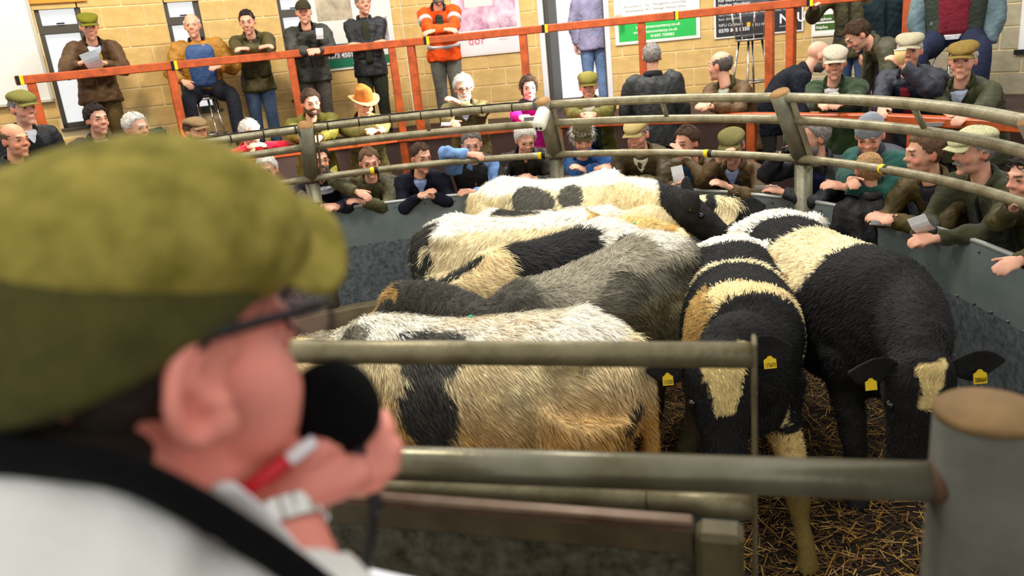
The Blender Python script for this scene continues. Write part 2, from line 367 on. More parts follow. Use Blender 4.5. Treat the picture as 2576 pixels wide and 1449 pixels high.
# gallery rail (upper) and step rail (lower) -------------------------------------------------
def polyrail(px, r, z, name, label, w, h, posts, pz0, pw, ext0=None, tape=()):
    rt = thing(name, label, 'railing')
    pts = [V(*at_cyl(x, y, r)[:2], z) for x, y in px]
    if ext0 is not None: pts = pts + [V(*e, z) for e in ext0]
    for a, b in zip(pts[:-1], pts[1:]): add('rail', beam(a, b + unit(b - a) * .02, w, h, bev=.008), M_orange, rt, False)
    def on(x):   # point on the rail under pixel column x
        best = None
        for a, b in zip(pts[:-1], pts[1:]):
            for t in np.linspace(0, 1, 60):
                p = a + (b - a) * t; q = p - O; fz = q[1] * math.cos(PITCH) - q[2] * math.sin(PITCH); d = -(q[2] * math.cos(PITCH) + q[1] * math.sin(PITCH))
                xx = 1288 + F * (q[0] * math.cos(ROLL) + d * math.sin(ROLL)) / fz
                if best is None or abs(xx - x) < best[0]: best = (abs(xx - x), p, unit(b - a))
        return best[1], best[2]
    for x in posts:
        p, t = on(x); s = V(-t[1], t[0], 0)
        add('post', beam(V(p[0], p[1], pz0), V(p[0], p[1], z - h / 2), pw, pw, up=s, bev=.006), M_orange, rt, False)
    for x in tape:
        p, t = on(x)
        add('tape_mark', join(beam(p - t * .005, p + t * .028, w + .006, h + .006, bev=.002)), M_yellow, rt, False)
        add('tape_mark', join(beam(p - t * .038, p - t * .004, w + .006, h + .006, bev=.002)), M_black, rt, False)
    return rt
polyrail([(36, 196), (690, 138), (1010, 105), (1700, 44), (1965, 24), (2300, 2)], 5.9, 2.405, 'gallery_railing', 'orange stained timber railing along the upper gallery', .1, .085, [70, 424, 728, 983, 1032, 1318, 1618, 1935, 1992, 2288], 1.15, .085, [(5.0, 6.2), (5.4, 4.2)], [50, 437, 1078, 1372, 1706, 2046])
polyrail([(150, 470), (640, 412), (1000, 346), (1420, 316), (1890, 284), (2230, 292), (2576, 326)], 4.1, 1.5, 'step_railing', 'orange timber leaning rail behind the front row', .11, .07, [640, 1012, 1408, 1890, 2300], .42, .075, [(3.5, 3.6), (3.3, 2.4)], [])

# ------------------------------------------------------------------ sale ring fence
def galv(name, base, hi, vs, rough=.45, metal=.55):
    m = mat(name, base, rough, metal, rgb2=hi, vscale=vs, bump=.08, bscale=90); return m
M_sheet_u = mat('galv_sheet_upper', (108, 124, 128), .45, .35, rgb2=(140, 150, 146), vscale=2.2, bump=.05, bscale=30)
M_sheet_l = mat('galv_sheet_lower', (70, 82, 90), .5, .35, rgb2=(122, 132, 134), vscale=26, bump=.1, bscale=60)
M_tube = mat('galv_tube', (120, 112, 84), .42, .45, rgb2=(164, 156, 128), vscale=9, bump=.15, bscale=50)
M_post = mat('galv_post', (104, 102, 84), .45, .45, rgb2=(142, 138, 116), vscale=5, bump=.12, bscale=50)
M_rustcap = mat('rusty_cap', (150, 112, 66), .8, .1, .25, 12)
RF = thing('ring_fence', 'galvanised steel fence of sheets, posts and three rails around the sale ring', 'fence')
PA = [187, 148.7, 109.2, 69.75, 30.2, -13, -38, -67.6]
for i, a in enumerate(PA):
    if a == -67.6: continue
    p0 = ringp(a, 3.17, 0.0); p1 = ringp(a, 3.15, 1.335); p2 = ringp(a, 2.9, 1.825)
    add('post', tube([p0, p1 - (0, 0, .004)], .062, 16), M_post, RF)
    up_ = add('post_head', tube([p1 - unit(p2 - p1) * .02, p2], .066, 16), M_post, RF)
    d = unit(p2 - p1); add('post_cap', tube([p2 - d * .004, p2 + d * .006], .064, 16), M_rustcap, up_)
    s = V(-math.sin(math.radians(a)), math.cos(math.radians(a)), 0)
    add('flat_bar', beam(p1 - s * .085 + V(0, 0, -.03), p2 - s * .085 - d * .06, .012, .05, up=ringp(a, 1, 0) - ringp(a, 0, 0)), M_tube, RF, False)
for i in range(len(PA) - 2):
    a, b = PA[i], PA[i + 1]; n = 12; A_ = np.linspace(a, b, n)
    for r, z, rad in ((2.915, 1.795, .033), (3.0, 1.635, .031), (3.1, 1.355, .029)):
        add('rail', tube([ringp(x, r, z) for x in A_], rad, 12), M_tube, RF)
    m_ = (a + b) / 2
    add('strut', tube([ringp(m_, 2.915, 1.78), ringp(m_, 3.0, 1.64)], .018, 8), M_tube, RF)
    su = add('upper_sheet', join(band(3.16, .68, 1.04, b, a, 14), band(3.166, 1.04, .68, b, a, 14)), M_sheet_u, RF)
    add('top_edge', tube([ringp(x, 3.17, 1.045) for x in A_], (.016), 8), mat('galv_edge', (176, 180, 176), .4, .5), su)
    rv = [];
    for x in np.linspace(a, b, 17)[1:-1]:
        rv += [ellipsoid(ringp(x, 3.155, 1.0), (.009,) * 3, 6, 4), ellipsoid(ringp(x, 3.155, .7), (.009,) * 3, 6, 4)]
    add('rivets', join(*rv), M_post, su, kind='stuff')
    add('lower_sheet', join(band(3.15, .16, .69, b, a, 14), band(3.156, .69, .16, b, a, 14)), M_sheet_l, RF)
struct(add('kerb', join(band(2.98, 0, .165, A1 + 20, A0, 60), annulus(2.98, 3.24, .165, A0, A1 + 20, 60)), M_conc, smooth=False))
# tape marks on the low rail
for x, y, r in ((940, 430, 3.1), (1362, 391, 3.1), (1782, 385, 3.1), (2225, 427, 3.1)):
    p = at_cyl(x, y, r); an = math.degrees(math.atan2(p[1] - CY, p[0] - CX))
    add('tape_mark', tube([ringp(an + .55, r, 1.355), ringp(an - .1, r, 1.355)], .0305, 12), M_yellow, RF)
    add('tape_mark', tube([ringp(an - .1, r, 1.355), ringp(an - .7, r, 1.355)], .0305, 12), M_black, RF)
# black cable tied along the top rail
cb = thing('rail_cable', 'thin black cable tied along the top ring rail to the white speaker', 'cable')
cp = [ringp(a, 2.912 + .004 * math.sin(a), 1.832 + .002 * math.sin(a * 2.1)) for a in np.linspace(160, 71.5, 60)]
add('cable_run', tube(catmull(cp + [ringp(70.9, 2.84, 1.8), ringp(70.2, 2.80, 1.7)], 2), .006, 6), M_black, cb)
for a in np.linspace(157, 75, 17):
    an = np.linspace(0, 2 * math.pi, 15); c = ringp(a, 2.915, 1.797); e = ringp(a, 1, 0) - ringp(a, 0, 0)
    add('cable_tie', tube([c + e * math.cos(t) * .037 + V(0, 0, math.sin(t) * .037) for t in an], .005, 5), M_black, cb)
# white cylinder on the middle post
sp = thing('horn_speaker', 'white cylindrical speaker fixed to the middle ring post', 'speaker')
p0 = at_cyl(1368, 278, 2.84); e = unit(V(CX, CY, 0) - V(p0[0], p0[1], 0)); ax = unit(e * .55 + V(-.12, 0, -.62))
add('housing', tube([p0 - ax * .02, p0, p0 + ax * .03, p0 + ax * .15, p0 + ax * .165], [.03, .052, .058, .058, .05], 20), mat('ivory_plastic', (222, 222, 208), .4), sp)
_, fr_ = frames([p0, p0 + ax]); s_ = fr_[0][1]
for k in (-1, 1): add('port_hole', ellipsoid(p0 + ax * .163 + s_ * .018 * k - V(0, 0, .012), (.012,) * 3, 10, 6), M_black, sp)

# near post, near rail, gate and rostrum panel -----------------------------------------
NP = thing('near_post', 'thick galvanised post with a rusty flat cap at lower right', 'post')
pc = V(.628, .963, 0)
add('shaft', tube([pc + V(-.01, 0, 0), pc + V(0, 0, 1.80)], .068, 40), mat('galv_near', (58, 58, 50), .45, .35, rgb2=(86, 85, 72), vscale=4, bump=.06, bscale=40), NP)
add('cap', tube([pc + V(0, 0, 1.80), pc + V(0, 0, 1.808), pc + V(0, 0, 1.812)], [.0685, .0685, .064], 40), mat('rusty_near', (92, 68, 38), .85, .1, rgb2=(128, 100, 60), vscale=10), NP)
NR = thing('near_rail', 'shiny galvanised tube rail joined to the near post', 'rail')
q_ = ray(2396, 1213); nr0 = O + q_ * (.965 / q_[1]); nr1 = at_z(1000, 1165, nr0[2]); nd = unit(nr1 - nr0)
add('tube', tube([nr0 - nd * .03, nr0 + nd * 1.9], .0285, 28), mat('galv_near_tube', (92, 86, 60), .28, .55, rgb2=(126, 122, 102), vscale=5, bump=.05, bscale=40), NR)
add('weld', tube([nr0 + nd * .012, nr0 + nd * .03], [.034, .0295], 20), mat('weld_rust', (84, 60, 40), .8, .2), NR)
GT = thing('ring_gate', 'galvanised gate with a round top bar standing behind the near rail', 'gate')
g0 = at_z(1893, 893, 1.765); g1 = at_z(760, 884, 1.765); gd = unit(g1 - g0); ge = g0 + gd * 1.75
M_gate = mat('galv_gate', (98, 90, 62), .42, .45, rgb2=(140, 130, 98), vscale=8, bump=.12, bscale=50)
add('top_bar', tube([g0, ge], .0245, 24), M_gate, GT)
add('end_bar', beam(g0 - gd * .003 + V(0, 0, .033), g0 - gd * .003 + V(0, 0, -1.6), .05, .008, up=gd), M_gate, GT, False)
gzm = at_plane(1868, 1272, g0, unit(np.cross(gd, V(0, 0, 1))))[2] - 1.765
add('middle_bar', tube([g0 + V(0, 0, gzm), g0 + gd * .20 + V(0, 0, gzm)], .025, 20), M_gate, GT)
add('middle_bar', tube([g0 + gd * .203 + V(0, 0, gzm), ge + V(0, 0, gzm)], .025, 20), M_gate, GT)
add('sheet', beam(g0 + gd * .02 + V(0, 0, gzm - .57), ge + V(0, 0, gzm - .57), .006, 1.08), M_sheet_l, GT, False)
RP = thing('rostrum_panel', 'dark speckled galvanised panel with an angle iron top below the near rail', 'panel')
a = at_depth(1744, 1312, 1.3); b = at_z(819, 1240, a[2]); t = unit(b - a); be = a + t * 1.3
M_dark = mat('galv_dirty', (44, 38, 22), .5, .3, rgb2=(98, 94, 74), vscale=34, bump=.12, bscale=60)
M_angle = mat('angle_iron', (84, 58, 38), .35, .45, rgb2=(118, 98, 78), vscale=6)
nrm = unit(np.cross(t, V(0, 0, 1)));  nrm = nrm if np.dot(nrm, -a) > 0 else -nrm
add('angle_iron', join(beam(a, be, .03, .012), beam(a + V(0, 0, -.016) - nrm * .012, be + V(0, 0, -.016) - nrm * .012, .004, .03)), M_angle, RP, False)
add('rail_plate', beam(a + V(0, 0, -.05) - nrm * .02, be + V(0, 0, -.05) - nrm * .02, .012, .055), mat('galv_plate', (66, 56, 34), .5, .3, rgb2=(92, 82, 56), vscale=8), RP, False)
add('sheet', beam(a + V(0, 0, -.42) - nrm * .026, be + V(0, 0, -.42) - nrm * .026, .005, .75), M_dark, RP, False)
c = at_depth(1810, 1312, 1.31)
add('box_post', bevbox(V(c[0], c[1], c[2] - .51), (.076, .06, 1.0), .01, np.stack([t, np.cross(V(0, 0, 1), t), V(0, 0, 1)], 1)), mat('galv_box', (68, 60, 34), .5, .3, rgb2=(94, 86, 56), vscale=8), RP, False)
# straw --------------------------------------------------------------
def straw(n, name, label):
    rr = np.sqrt(rng.uniform(0, 1, n)) * 2.95; aa = rng.uniform(0, 2 * math.pi, n); p = np.stack([CX + rr * np.cos(aa), CY + rr * np.sin(aa), rng.uniform(.004, .035, n)], 1)
    th = rng.uniform(0, 2 * math.pi, n); L = rng.uniform(.03, .12, n); d = np.stack([np.cos(th), np.sin(th), rng.normal(0, .18, n)], 1); s = np.stack([-np.sin(th), np.cos(th), np.zeros(n)], 1) * rng.uniform(.0016, .0032, n)[:, None]
    hi = p + d * L[:, None] / 2; lo = p - d * L[:, None] / 2; lo[:, 2] = np.maximum(lo[:, 2], .002); hi[:, 2] = np.maximum(hi[:, 2], .002)
    up = V(0, 0, .002)
    v = np.stack([lo - s, lo + s, hi + s, hi - s, lo + up, hi + up], 1).reshape(-1, 3)
    i = np.arange(n) * 6; f = np.concatenate([np.stack([i, i + 4, i + 5, i + 3], 1), np.stack([i + 4, i + 1, i + 2, i + 5], 1)])
    me = bpy.data.meshes.new(name); me.from_pydata(v.tolist(), [], f.tolist())
    base = np.array([lin((176, 132, 52)), lin((112, 76, 32)), lin((62, 42, 20)), lin((206, 170, 92))]); c = base[rng.choice(4, n, p=[.3, .34, .25, .11])]
    set_col(me, np.repeat(c, 6, 0)); o = obj(name, me, None, mat('straw', attr=True, rough=.6)); o['kind'] = 'stuff'; o['label'] = label; o['category'] = 'straw'
straw(42000, 'straw_bedding', 'loose golden straw strewn over the ring floor')
# ------------------------------------------------------------------ cattle
CREAM = np.array(lin((240, 222, 176))); WHITE = np.array(lin((246, 240, 222))); TAN = np.array(lin((196, 152, 82))); BLACK = np.array(lin((27, 26, 25))); GREY = np.array(lin((128, 122, 104))); DGREY = np.array(lin((72, 70, 62))); GOLD = np.array(lin((214, 170, 96)))
M_hide = mat('cattle_hide', attr=True, rough=.8, spec=.2, var=.12, vscale=40)
M_coat = mat('cattle_coat', attr=True, rough=.75, spec=.25)
M_tag = mat('ear_tag_yellow', (240, 200, 30), .45)
M_ink = mat('tag_ink', (30, 26, 10), .6)
M_eye = mat('dark_eye', (10, 8, 8), .08, spec=.8)
M_green = mat('marker_green', (70, 190, 150), .7)
def section(c, s, u, hw, ht, hb, n=20, e=2.4):
    a = np.linspace(0, 2 * math.pi, n, endpoint=False); ca, sa = np.cos(a), np.sin(a)
    x = np.sign(ca) * np.abs(ca)**(2 / e) * hw; y = np.sign(sa) * np.abs(sa)**(2 / e); y = np.where(y > 0, y * ht, y * hb)
    return c + np.outer(x, s) + np.outer(y, u)
def in_ell(L, c, r, nz, amp=.3):
    d = np.sqrt((((L - np.array(c)) / np.array(r))**2).sum(1)); return d + amp * nz(L) < 1.0
def cow(label, tail, withers, s, poll, muzzle, pattern, head_up=None, fur_len=.034, dens=26000, forehead=None, tags=(), group='cattle in the ring', ears=(1, 1), legs=None, forelock=0.0, seed=1, mark=None, ear_dir=None, earcol=None, fd=0.0, hk=1.0):
    root = thing('cow', label, 'cow', group)
    tail = V(*tail); withers = V(*withers); hd = unit(withers - tail); sx = np.linalg.norm(withers - tail) / 1.12
    f3 = V(hd[0], hd[1], 0); l3 = V(-hd[1], hd[0], 0); u3 = V(0, 0, 1); t3 = V(tail[0], tail[1], 0)
    def G(x, y, z): return t3 + f3 * x * sx + l3 * y * s + u3 * z * s * (1 - fd * min(max(x / 1.12, 0), 1) * (z > .4))
    st = [(-.015, .06, 1.02, .80), (.02, .15, 1.10, .70), (.10, .225, 1.165, .60), (.24, .275, 1.215, .56), (.34, .262, 1.20, .55), (.5, .285, 1.18, .49), (.7, .30, 1.165, .46), (.86, .285, 1.175, .47), (1.0, .25, 1.2, .5), (1.12, .2, 1.205, .52), (1.22, .165, 1.13, .56), (1.31, .12, 1.02, .62)]
    rings = []
    for x, hw, zt, zb in st:
        zc = zb + (zt - zb) * .56; rings.append(section(G(x, 0, zc), l3, u3, hw * s, (zt - zc) * s, (zc - zb) * s, 24, 2.25))
    parts = [loft(rings)]
    parts.append(ellipsoid(G(.24, .21, 1.11), np.array((.09, .06, .06)) * s, 12, 8)); parts.append(ellipsoid(G(.24, -.21, 1.11), np.array((.09, .06, .06)) * s, 12, 8))
    poll = np.asarray(poll, float); muz = np.asarray(muzzle, float); hx = unit(muz - poll); HL = .46 * s * hk
    muz = poll + hx * HL
    hu = V(0, 0, 1) if head_up is None else np.asarray(head_up, float)
    hu = unit(hu - hx * np.dot(hu, hx)); hs = np.cross(hu, hx)
    # neck
    b0 = G(1.02, 0, .92); b1 = G(1.2, 0, .92); pe = poll + hx * .04 - hu * .05
    path = catmull([b0, b1, b1 * .45 + pe * .55 + V(0, 0, .03), pe], 4); n = len(path)
    rad = [(np.interp(i / (n - 1), [0, .3, .65, 1], [.19, .165, .12, .09]) * s, np.interp(i / (n - 1), [0, .3, .65, 1], [.29, .25, .165, .11]) * s) for i in range(n)]
    parts.append(tube(path, rad, 18, up=u3))
    # head
    hst = [(-.05, .05, .05, .04), (.02, .085, .07, .08), (.16, .112, .075, .12), (.36, .108, .07, .13), (.58, .084, .06, .115), (.8, .07, .055, .085), (.95, .074, .052, .075), (1.02, .05, .03, .045)]
    parts.append(loft([section(poll + hx * HL * t - hu * .02, hs, hu, a * s * hk, b * s, c * s * hk, 16, 2.3) for t, a, b, c in hst]))
    legs = legs or {}
    for k, (x, y) in enumerate(((1.03, .15), (1.03, -.15), (.16, .16), (.16, -.16))):
        dx, dy = legs.get(k, (0, 0))
        if k < 2: P = [(x - .02, y, .75, .12), (x, y, .55, .085), (x + .03 + dx * .5, y + dy * .5, .34, .056), (x + dx * .8, y + dy * .8, .18, .038), (x + dx, y + dy, .09, .043), (x + .035 + dx, y + dy, .0, .058)]
        else: P = [(x + .04, y, .88, .19), (x + .07, y + .01 * np.sign(y), .64, .165), (x - .04 + dx * .4, y + dy * .4, .42, .062), (x - .03 + dx * .8, y + dy * .8, .2, .042), (x - .01 + dx, y + dy, .09, .045), (x + .04 + dx, y + dy, .0, .058)]
        parts.append(tube(catmull([G(*p[:3]) for p in P], 3), np.interp(np.arange(len(P) * 3 - 2) / 3, np.arange(len(P)), [p[3] * s for p in P]), 12))
    parts.append(tube(catmull([G(.02, 0, 1.1), G(-.03, 0, 1.0), G(-.03, .0, .75), G(-.02, .0, .45)], 4), np.interp(np.linspace(0, 1, 13), [0, .4, 1], [.04, .025, .035]) * s, 8))
    me = remesh(join(*parts), .021, 'cow_body', 3)
    v = mverts(me)
    nz = Noise(9, seed); nz2 = Noise(30, seed + 5); nzb = Noise(4, seed + 9)
    set_verts(me, v + mnormals(me) * (nz(v) * .004 + nz2(v) * .003)[:, None]); v = mverts(me)
    def local(p):
        q = p - t3; xx = q @ f3 / sx; return np.stack([xx, q @ l3 / s, q[:, 2] / s / (1 - fd * np.clip(xx / 1.12, 0, 1))], 1)
    def color(p):
        L = local(p); c = pattern(L, nz, nz2)
        # coat on the head
        q = p - poll; ht = q @ hx / HL; hh = q @ hu; hl = q @ hs; onhead = (ht > -.25) & (ht < 1.1) & (np.abs(hl) < .16 * s * hk) & (np.abs(hh) < .2 * s)
        if forehead is not None:
            hc, fc, w0, t1 = forehead
            c[onhead & (ht > -.12)] = hc
            m = onhead & (ht > -.02) & (ht < t1) & (hh > -.03) & (np.abs(hl) + .012 * nz2(p) < w0 * (1 - np.clip(ht, 0, t1) / t1 * .75)); c[m] = fc
            c[onhead & (ht > .86)] = BLACK * 1.6
        return c
    set_col(me, color(v)); body = obj('body', me, root, M_hide)
    # shaggy coat: one joined mesh of tapering tufts
    me.calc_loop_triangles(); tri = np.empty(len(me.loop_triangles) * 3, int); me.loop_triangles.foreach_get('vertices', tri); tri = tri.reshape(-1, 3)
    A, B, C_ = v[tri[:, 0]], v[tri[:, 1]], v[tri[:, 2]]; nn = np.cross(B - A, C_ - A); ar = np.linalg.norm(nn, axis=1); nn /= ar[:, None] + 1e-12
    zc = (A[:, 2] + B[:, 2] + C_[:, 2]) / 3; wgt = ar * np.where(zc > .35, 1, .35) * np.where(nn[:, 2] < -.5, .15, 1)
    R = np.random.default_rng(seed); N = dens
    ti = R.choice(len(tri), N, p=wgt / wgt.sum()); r1 = np.sqrt(R.uniform(size=N)); r2 = R.uniform(size=N)
    p = A[ti] * (1 - r1)[:, None] + B[ti] * (r1 * (1 - r2))[:, None] + C_[ti] * (r1 * r2)[:, None]; nr = nn[ti]
    g = -f3 * .75 + V(0, 0, -.8) + np.stack([nz(p), nzb(p), nz(p + 3.1)], 1) * .42
    q = p - poll; onh = ((q @ hx / HL > -.1) & (np.abs(q @ hs) < .16) & (np.abs(q @ hu) < .2)); g[onh] = hx * .9 + np.stack([nz(p[onh]), nzb(p[onh]), nz(p[onh] + 3)], 1) * .4
    g -= nr * (g * nr).sum(1)[:, None]; g /= np.linalg.norm(g, axis=1)[:, None] + 1e-9
    ln = fur_len * R.uniform(.55, 1.35, N) * np.where(onh, .6, 1); ln *= np.where(p[:, 2] > .9 * s, 1.0, .9) * np.where(p[:, 2] < .45, .45, 1.0)
    sd = np.cross(nr, g); sd /= np.linalg.norm(sd, axis=1)[:, None] + 1e-9
    wd = R.uniform(.0022, .0042, N); lift = R.uniform(.18, .5, N)
    if forelock:
        m = onh & (np.abs(q @ hs) < .08) & (q @ hx / HL < .22) & (q @ hu > -.02); ln[m] *= forelock; lift[m] += .25; wd[m] *= 1.4
    mid = p + g * (ln * .55)[:, None] + nr * (ln * lift * .75)[:, None]; tip = p + g * ln[:, None] + nr * (ln * lift)[:, None] * .9 + V(0, 0, -1) * (ln * .12)[:, None]
    vv = np.stack([p - sd * wd[:, None] / 2 - nr * .002, p + sd * wd[:, None] / 2 - nr * .002, mid + sd * wd[:, None] * .42, mid - sd * wd[:, None] * .42, tip], 1).reshape(-1, 3)
    i = np.arange(N) * 5; f = np.stack([i, i + 1, i + 2, i + 3], 1).tolist() + np.stack([i + 3, i + 2, i + 4], 1).tolist()
    cm = bpy.data.meshes.new('coat'); cm.from_pydata(vv.tolist(), [], f)
    cc = color(p + R.normal(0, .011, (N, 3)) * (~onh)[:, None]) * (R.uniform(.58, 1.28, N) * (1 + .16 * Noise(70, seed + 21)(p)))[:, None]; cc = np.clip(cc + (R.uniform(size=N) < .05)[:, None] * .02, 0, .95); set_col(cm, np.repeat(cc, 5, 0))
    cm.polygons.foreach_set('use_smooth', [True] * len(cm.polygons)); obj('coat', cm, root, M_coat, kind='stuff')
    # ears
    for k, sg in enumerate((1, -1)):
        if not ears[k]: continue
        e0 = poll + hx * .05 * s + hs * sg * .085 * s * hk - hu * .03 * s
        ed = unit(hs * sg * 1.0 + V(0, 0, .12) - hx * .12) if ear_dir is None else unit(np.asarray(ear_dir[k], float))
        fn = unit(hx * .25 + hu * .95); fn = unit(fn - ed * np.dot(fn, ed)); en = np.cross(ed, fn); L_ = .19 * s
        rg = []
        for t, w in ((0, .026), (.18, .058), (.4, .08), (.62, .074), (.82, .046), (1, .008)):
            a = np.linspace(0, 2 * math.pi, 14, endpoint=False); cup = -.024 * math.sin(math.pi * min(t * 1.1, 1))
            x = np.cos(a) * w * s; th = np.sin(a) * .009 * s + cup * (np.cos(a)**2 - .5) * -1.0
            rg.append(e0 + ed * L_ * t + np.outer(x, en) + np.outer(th, fn))
        ear = add('ear', loft(rg), mat('ear_hide_%d' % (0 if earcol is None else 1), (30, 29, 28) if earcol is None else earcol, .85, 0, .3, 30, .4, 120), root)
        if k < len(tags) and tags[k]:
            tw, thh, txt = tags[k]; c = e0 + ed * L_ * .55 + fn * .012 - V(0, 0, .05); nx = unit(V(0, -1, .25)); tx = unit(np.cross(V(0, 0, 1), nx)) * -1; ty = np.cross(nx, tx); ty = ty if ty[2] > 0 else -ty
            if tx[0] < 0: tx = -tx
            o2 = [(-.5, -.5), (.5, -.5), (.5, .3), (.28, .42), (.12, .62), (-.12, .62), (-.28, .42), (-.5, .3)]
            fr = np.array([c + tx * a * tw + ty * b * thh + nx * .0015 for a, b in o2]); bk = fr - nx * .003; nn_ = len(o2)
            tg = add('ear_tag', (np.concatenate([fr, bk]), [list(range(nn_)), list(range(nn_, 2 * nn_))[::-1]] + [[j, (j + 1) % nn_ + 0, nn_ + (j + 1) % nn_, nn_ + j] for j in range(nn_)]), M_tag, ear, False)
            if txt:
                tm = text_mesh(txt, thh * .55); tv_ = mverts(tm); tv_[:, 0] *= min(1, tw * .86 / tv_[:, 0].max()); set_verts(tm, tv_); q_ = np.stack([tx, ty, nx], 1); set_verts(tm, mverts(tm) @ q_.T + c - tx * tw * .43 - ty * thh * .38 + nx * .0025)
                tm.materials.clear(); tm.materials.append(M_ink); tm.name = 'numerals'
                # joined to the tag plate as printed figures
                nb = obj('tag_number', tm, ear)
    for sg in (1, -1):
        add('eye', ellipsoid(poll + hx * HL * .36 + hs * sg * .1 * s * hk + hu * .012, (.019 * s,) * 3, 12, 8), M_eye, root)
        add('nostril', ellipsoid(poll + hx * HL * .98 + hs * sg * .03 * s + hu * .02, (.012 * s,) * 3, 8, 6), M_eye, root)
    if mark is not None:
        x, y = mark; pts = []
        for t in np.linspace(-.5, .5, 9): pts.append(G(x + t * .12, y + .03 * math.sin(t * 5), 0) + V(0, 0, 0))
        # lay the sprayed stripe on the back
        vs = mverts(me); out = []
        for p_ in pts:
            d = (vs[:, 0] - p_[0])**2 + (vs[:, 1] - p_[1])**2; m = vs[d < .03**2]; out.append(V(p_[0], p_[1], (m[:, 2].max() if len(m) else 1.2) + .014))
        add('marker_stripe', tube(out, (.008, .004), 6), M_green, root)
    return root, local
def mixc(c, m, col): c[m] = col; return c
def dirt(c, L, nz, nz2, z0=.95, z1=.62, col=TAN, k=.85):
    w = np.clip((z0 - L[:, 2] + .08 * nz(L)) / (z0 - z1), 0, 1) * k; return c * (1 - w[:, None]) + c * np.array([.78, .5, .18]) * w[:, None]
def base(L, col): return np.tile(col, (len(L), 1)).astype(float)
def pat1(L, nz, nz2):
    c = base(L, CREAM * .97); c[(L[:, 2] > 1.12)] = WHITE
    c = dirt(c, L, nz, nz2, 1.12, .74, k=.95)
    m = in_ell(L, (.76, .16, 1.14), (.15, .17, .11), nz, .35) | in_ell(L, (.79, .3, .88), (.12, .14, .13), nz, .4) | in_ell(L, (.76, .3, .74), (.055, .14, .11), nz, .5); c[m] = DGREY * np.where(L[m][:, 2:3] > 1.02, 1.25, .75)
    m = in_ell(L, (1.14, .12, 1.14), (.07, .09, .08), nz); c[m] = GREY * .9
    m = in_ell(L, (.02, .2, .62), (.13, .22, .28), nz, .55); c[m] = DGREY * .7
    sp = (nz2(L * 1.3) > 1.0) & (L[:, 2] < .7) & (L[:, 0] > .2); c[sp] = DGREY * .8
    return c
def pat2(L, nz, nz2):
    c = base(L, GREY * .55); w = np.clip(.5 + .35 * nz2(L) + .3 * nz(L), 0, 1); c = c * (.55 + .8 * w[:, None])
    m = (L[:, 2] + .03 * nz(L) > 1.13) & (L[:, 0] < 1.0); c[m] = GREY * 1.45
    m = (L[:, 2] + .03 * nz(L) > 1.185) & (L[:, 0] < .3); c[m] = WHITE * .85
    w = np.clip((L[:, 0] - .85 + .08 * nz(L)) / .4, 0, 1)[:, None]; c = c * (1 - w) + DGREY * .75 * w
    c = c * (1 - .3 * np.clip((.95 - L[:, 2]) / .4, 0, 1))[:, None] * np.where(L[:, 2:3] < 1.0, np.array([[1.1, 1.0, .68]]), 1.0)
    return c
def pat3(L, nz, nz2):
    c = base(L, BLACK * 1.5); c[(L[:, 0] < .42 + .05 * nz(L))] = WHITE
    c[(L[:, 0] + .05 * nz(L) > 1.0)] = CREAM * np.array([1, .92, .82]); c[(L[:, 0] > 1.15) & (np.abs(L[:, 1] + .02) < .05) & (L[:, 2] > 1.05)] = BLACK * 2
    return c
def pat4(L, nz, nz2):
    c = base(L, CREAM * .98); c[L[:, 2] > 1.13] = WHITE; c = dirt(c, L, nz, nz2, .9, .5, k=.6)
    m = (L[:, 0] + .05 * nz(L) < .14) & (L[:, 2] < 1.1) & (nz2(L) < 1.0); c[m] = DGREY * .45
    m = in_ell(L, (.12, 0, 1.1), (.14, .22, .08), nz, .4); c[m] = DGREY * .5
    m = L[:, 0] > 1.12 + .05 * nz(L); c[m] = CREAM * np.array([.85, .72, .45])
    return c
def pat5(L, nz, nz2):
    c = base(L, WHITE * .95); m = in_ell(L, (.45, -.05, 1.19), (.4, .17, .06), nz, .5) | in_ell(L, (.8, -.1, 1.18), (.16, .12, .06), nz, .5); c[m] = DGREY * .5
    c[L[:, 0] > 1.2] = CREAM; return c
def pat6(L, nz, nz2):
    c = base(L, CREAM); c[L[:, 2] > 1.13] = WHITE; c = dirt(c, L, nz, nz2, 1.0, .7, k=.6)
    m = in_ell(L, (.5, -.24, 1.06), (.13, .12, .08), nz, .4) | in_ell(L, (.8, -.22, 1.09), (.09, .12, .09), nz); c[m] = DGREY * 1.35
    c[L[:, 0] > 1.42] = BLACK * 1.5
    return c
def pat8(L, nz, nz2):
    c = base(L, BLACK); c[L[:, 0] + .04 * nz(L) < .3] = WHITE
    x = L[:, 0] - .16 * np.clip(1.15 - L[:, 2], 0, 1); ln = (np.abs(x - .58 + .012 * nz(L)) < .026 - .012 * np.clip(1.2 - L[:, 2], 0, .5)) & (L[:, 2] > .6); c[ln] = CREAM
    bd = (x > .86 + .03 * nz(L)) & (x < 1.09 + .03 * nz(L) - .14 * (np.abs(L[:, 1]) > .16)) & (L[:, 2] > .55); c[bd] = CREAM * np.array([.95, .86, .7])
    sl = (L[:, 1] < -.17 + .02 * nz(L)) & (L[:, 0] > .8) & (L[:, 0] < 1.1); c[sl] = np.array(lin((178, 142, 80)))
    c[(L[:, 2] < .52) & (L[:, 0] > .8)] = CREAM * np.array([.85, .72, .45]); m = (L[:, 2] < .36 + .04 * nz2(L)) & (L[:, 0] > .8); c[m] = np.array(lin((112, 94, 46))); return c
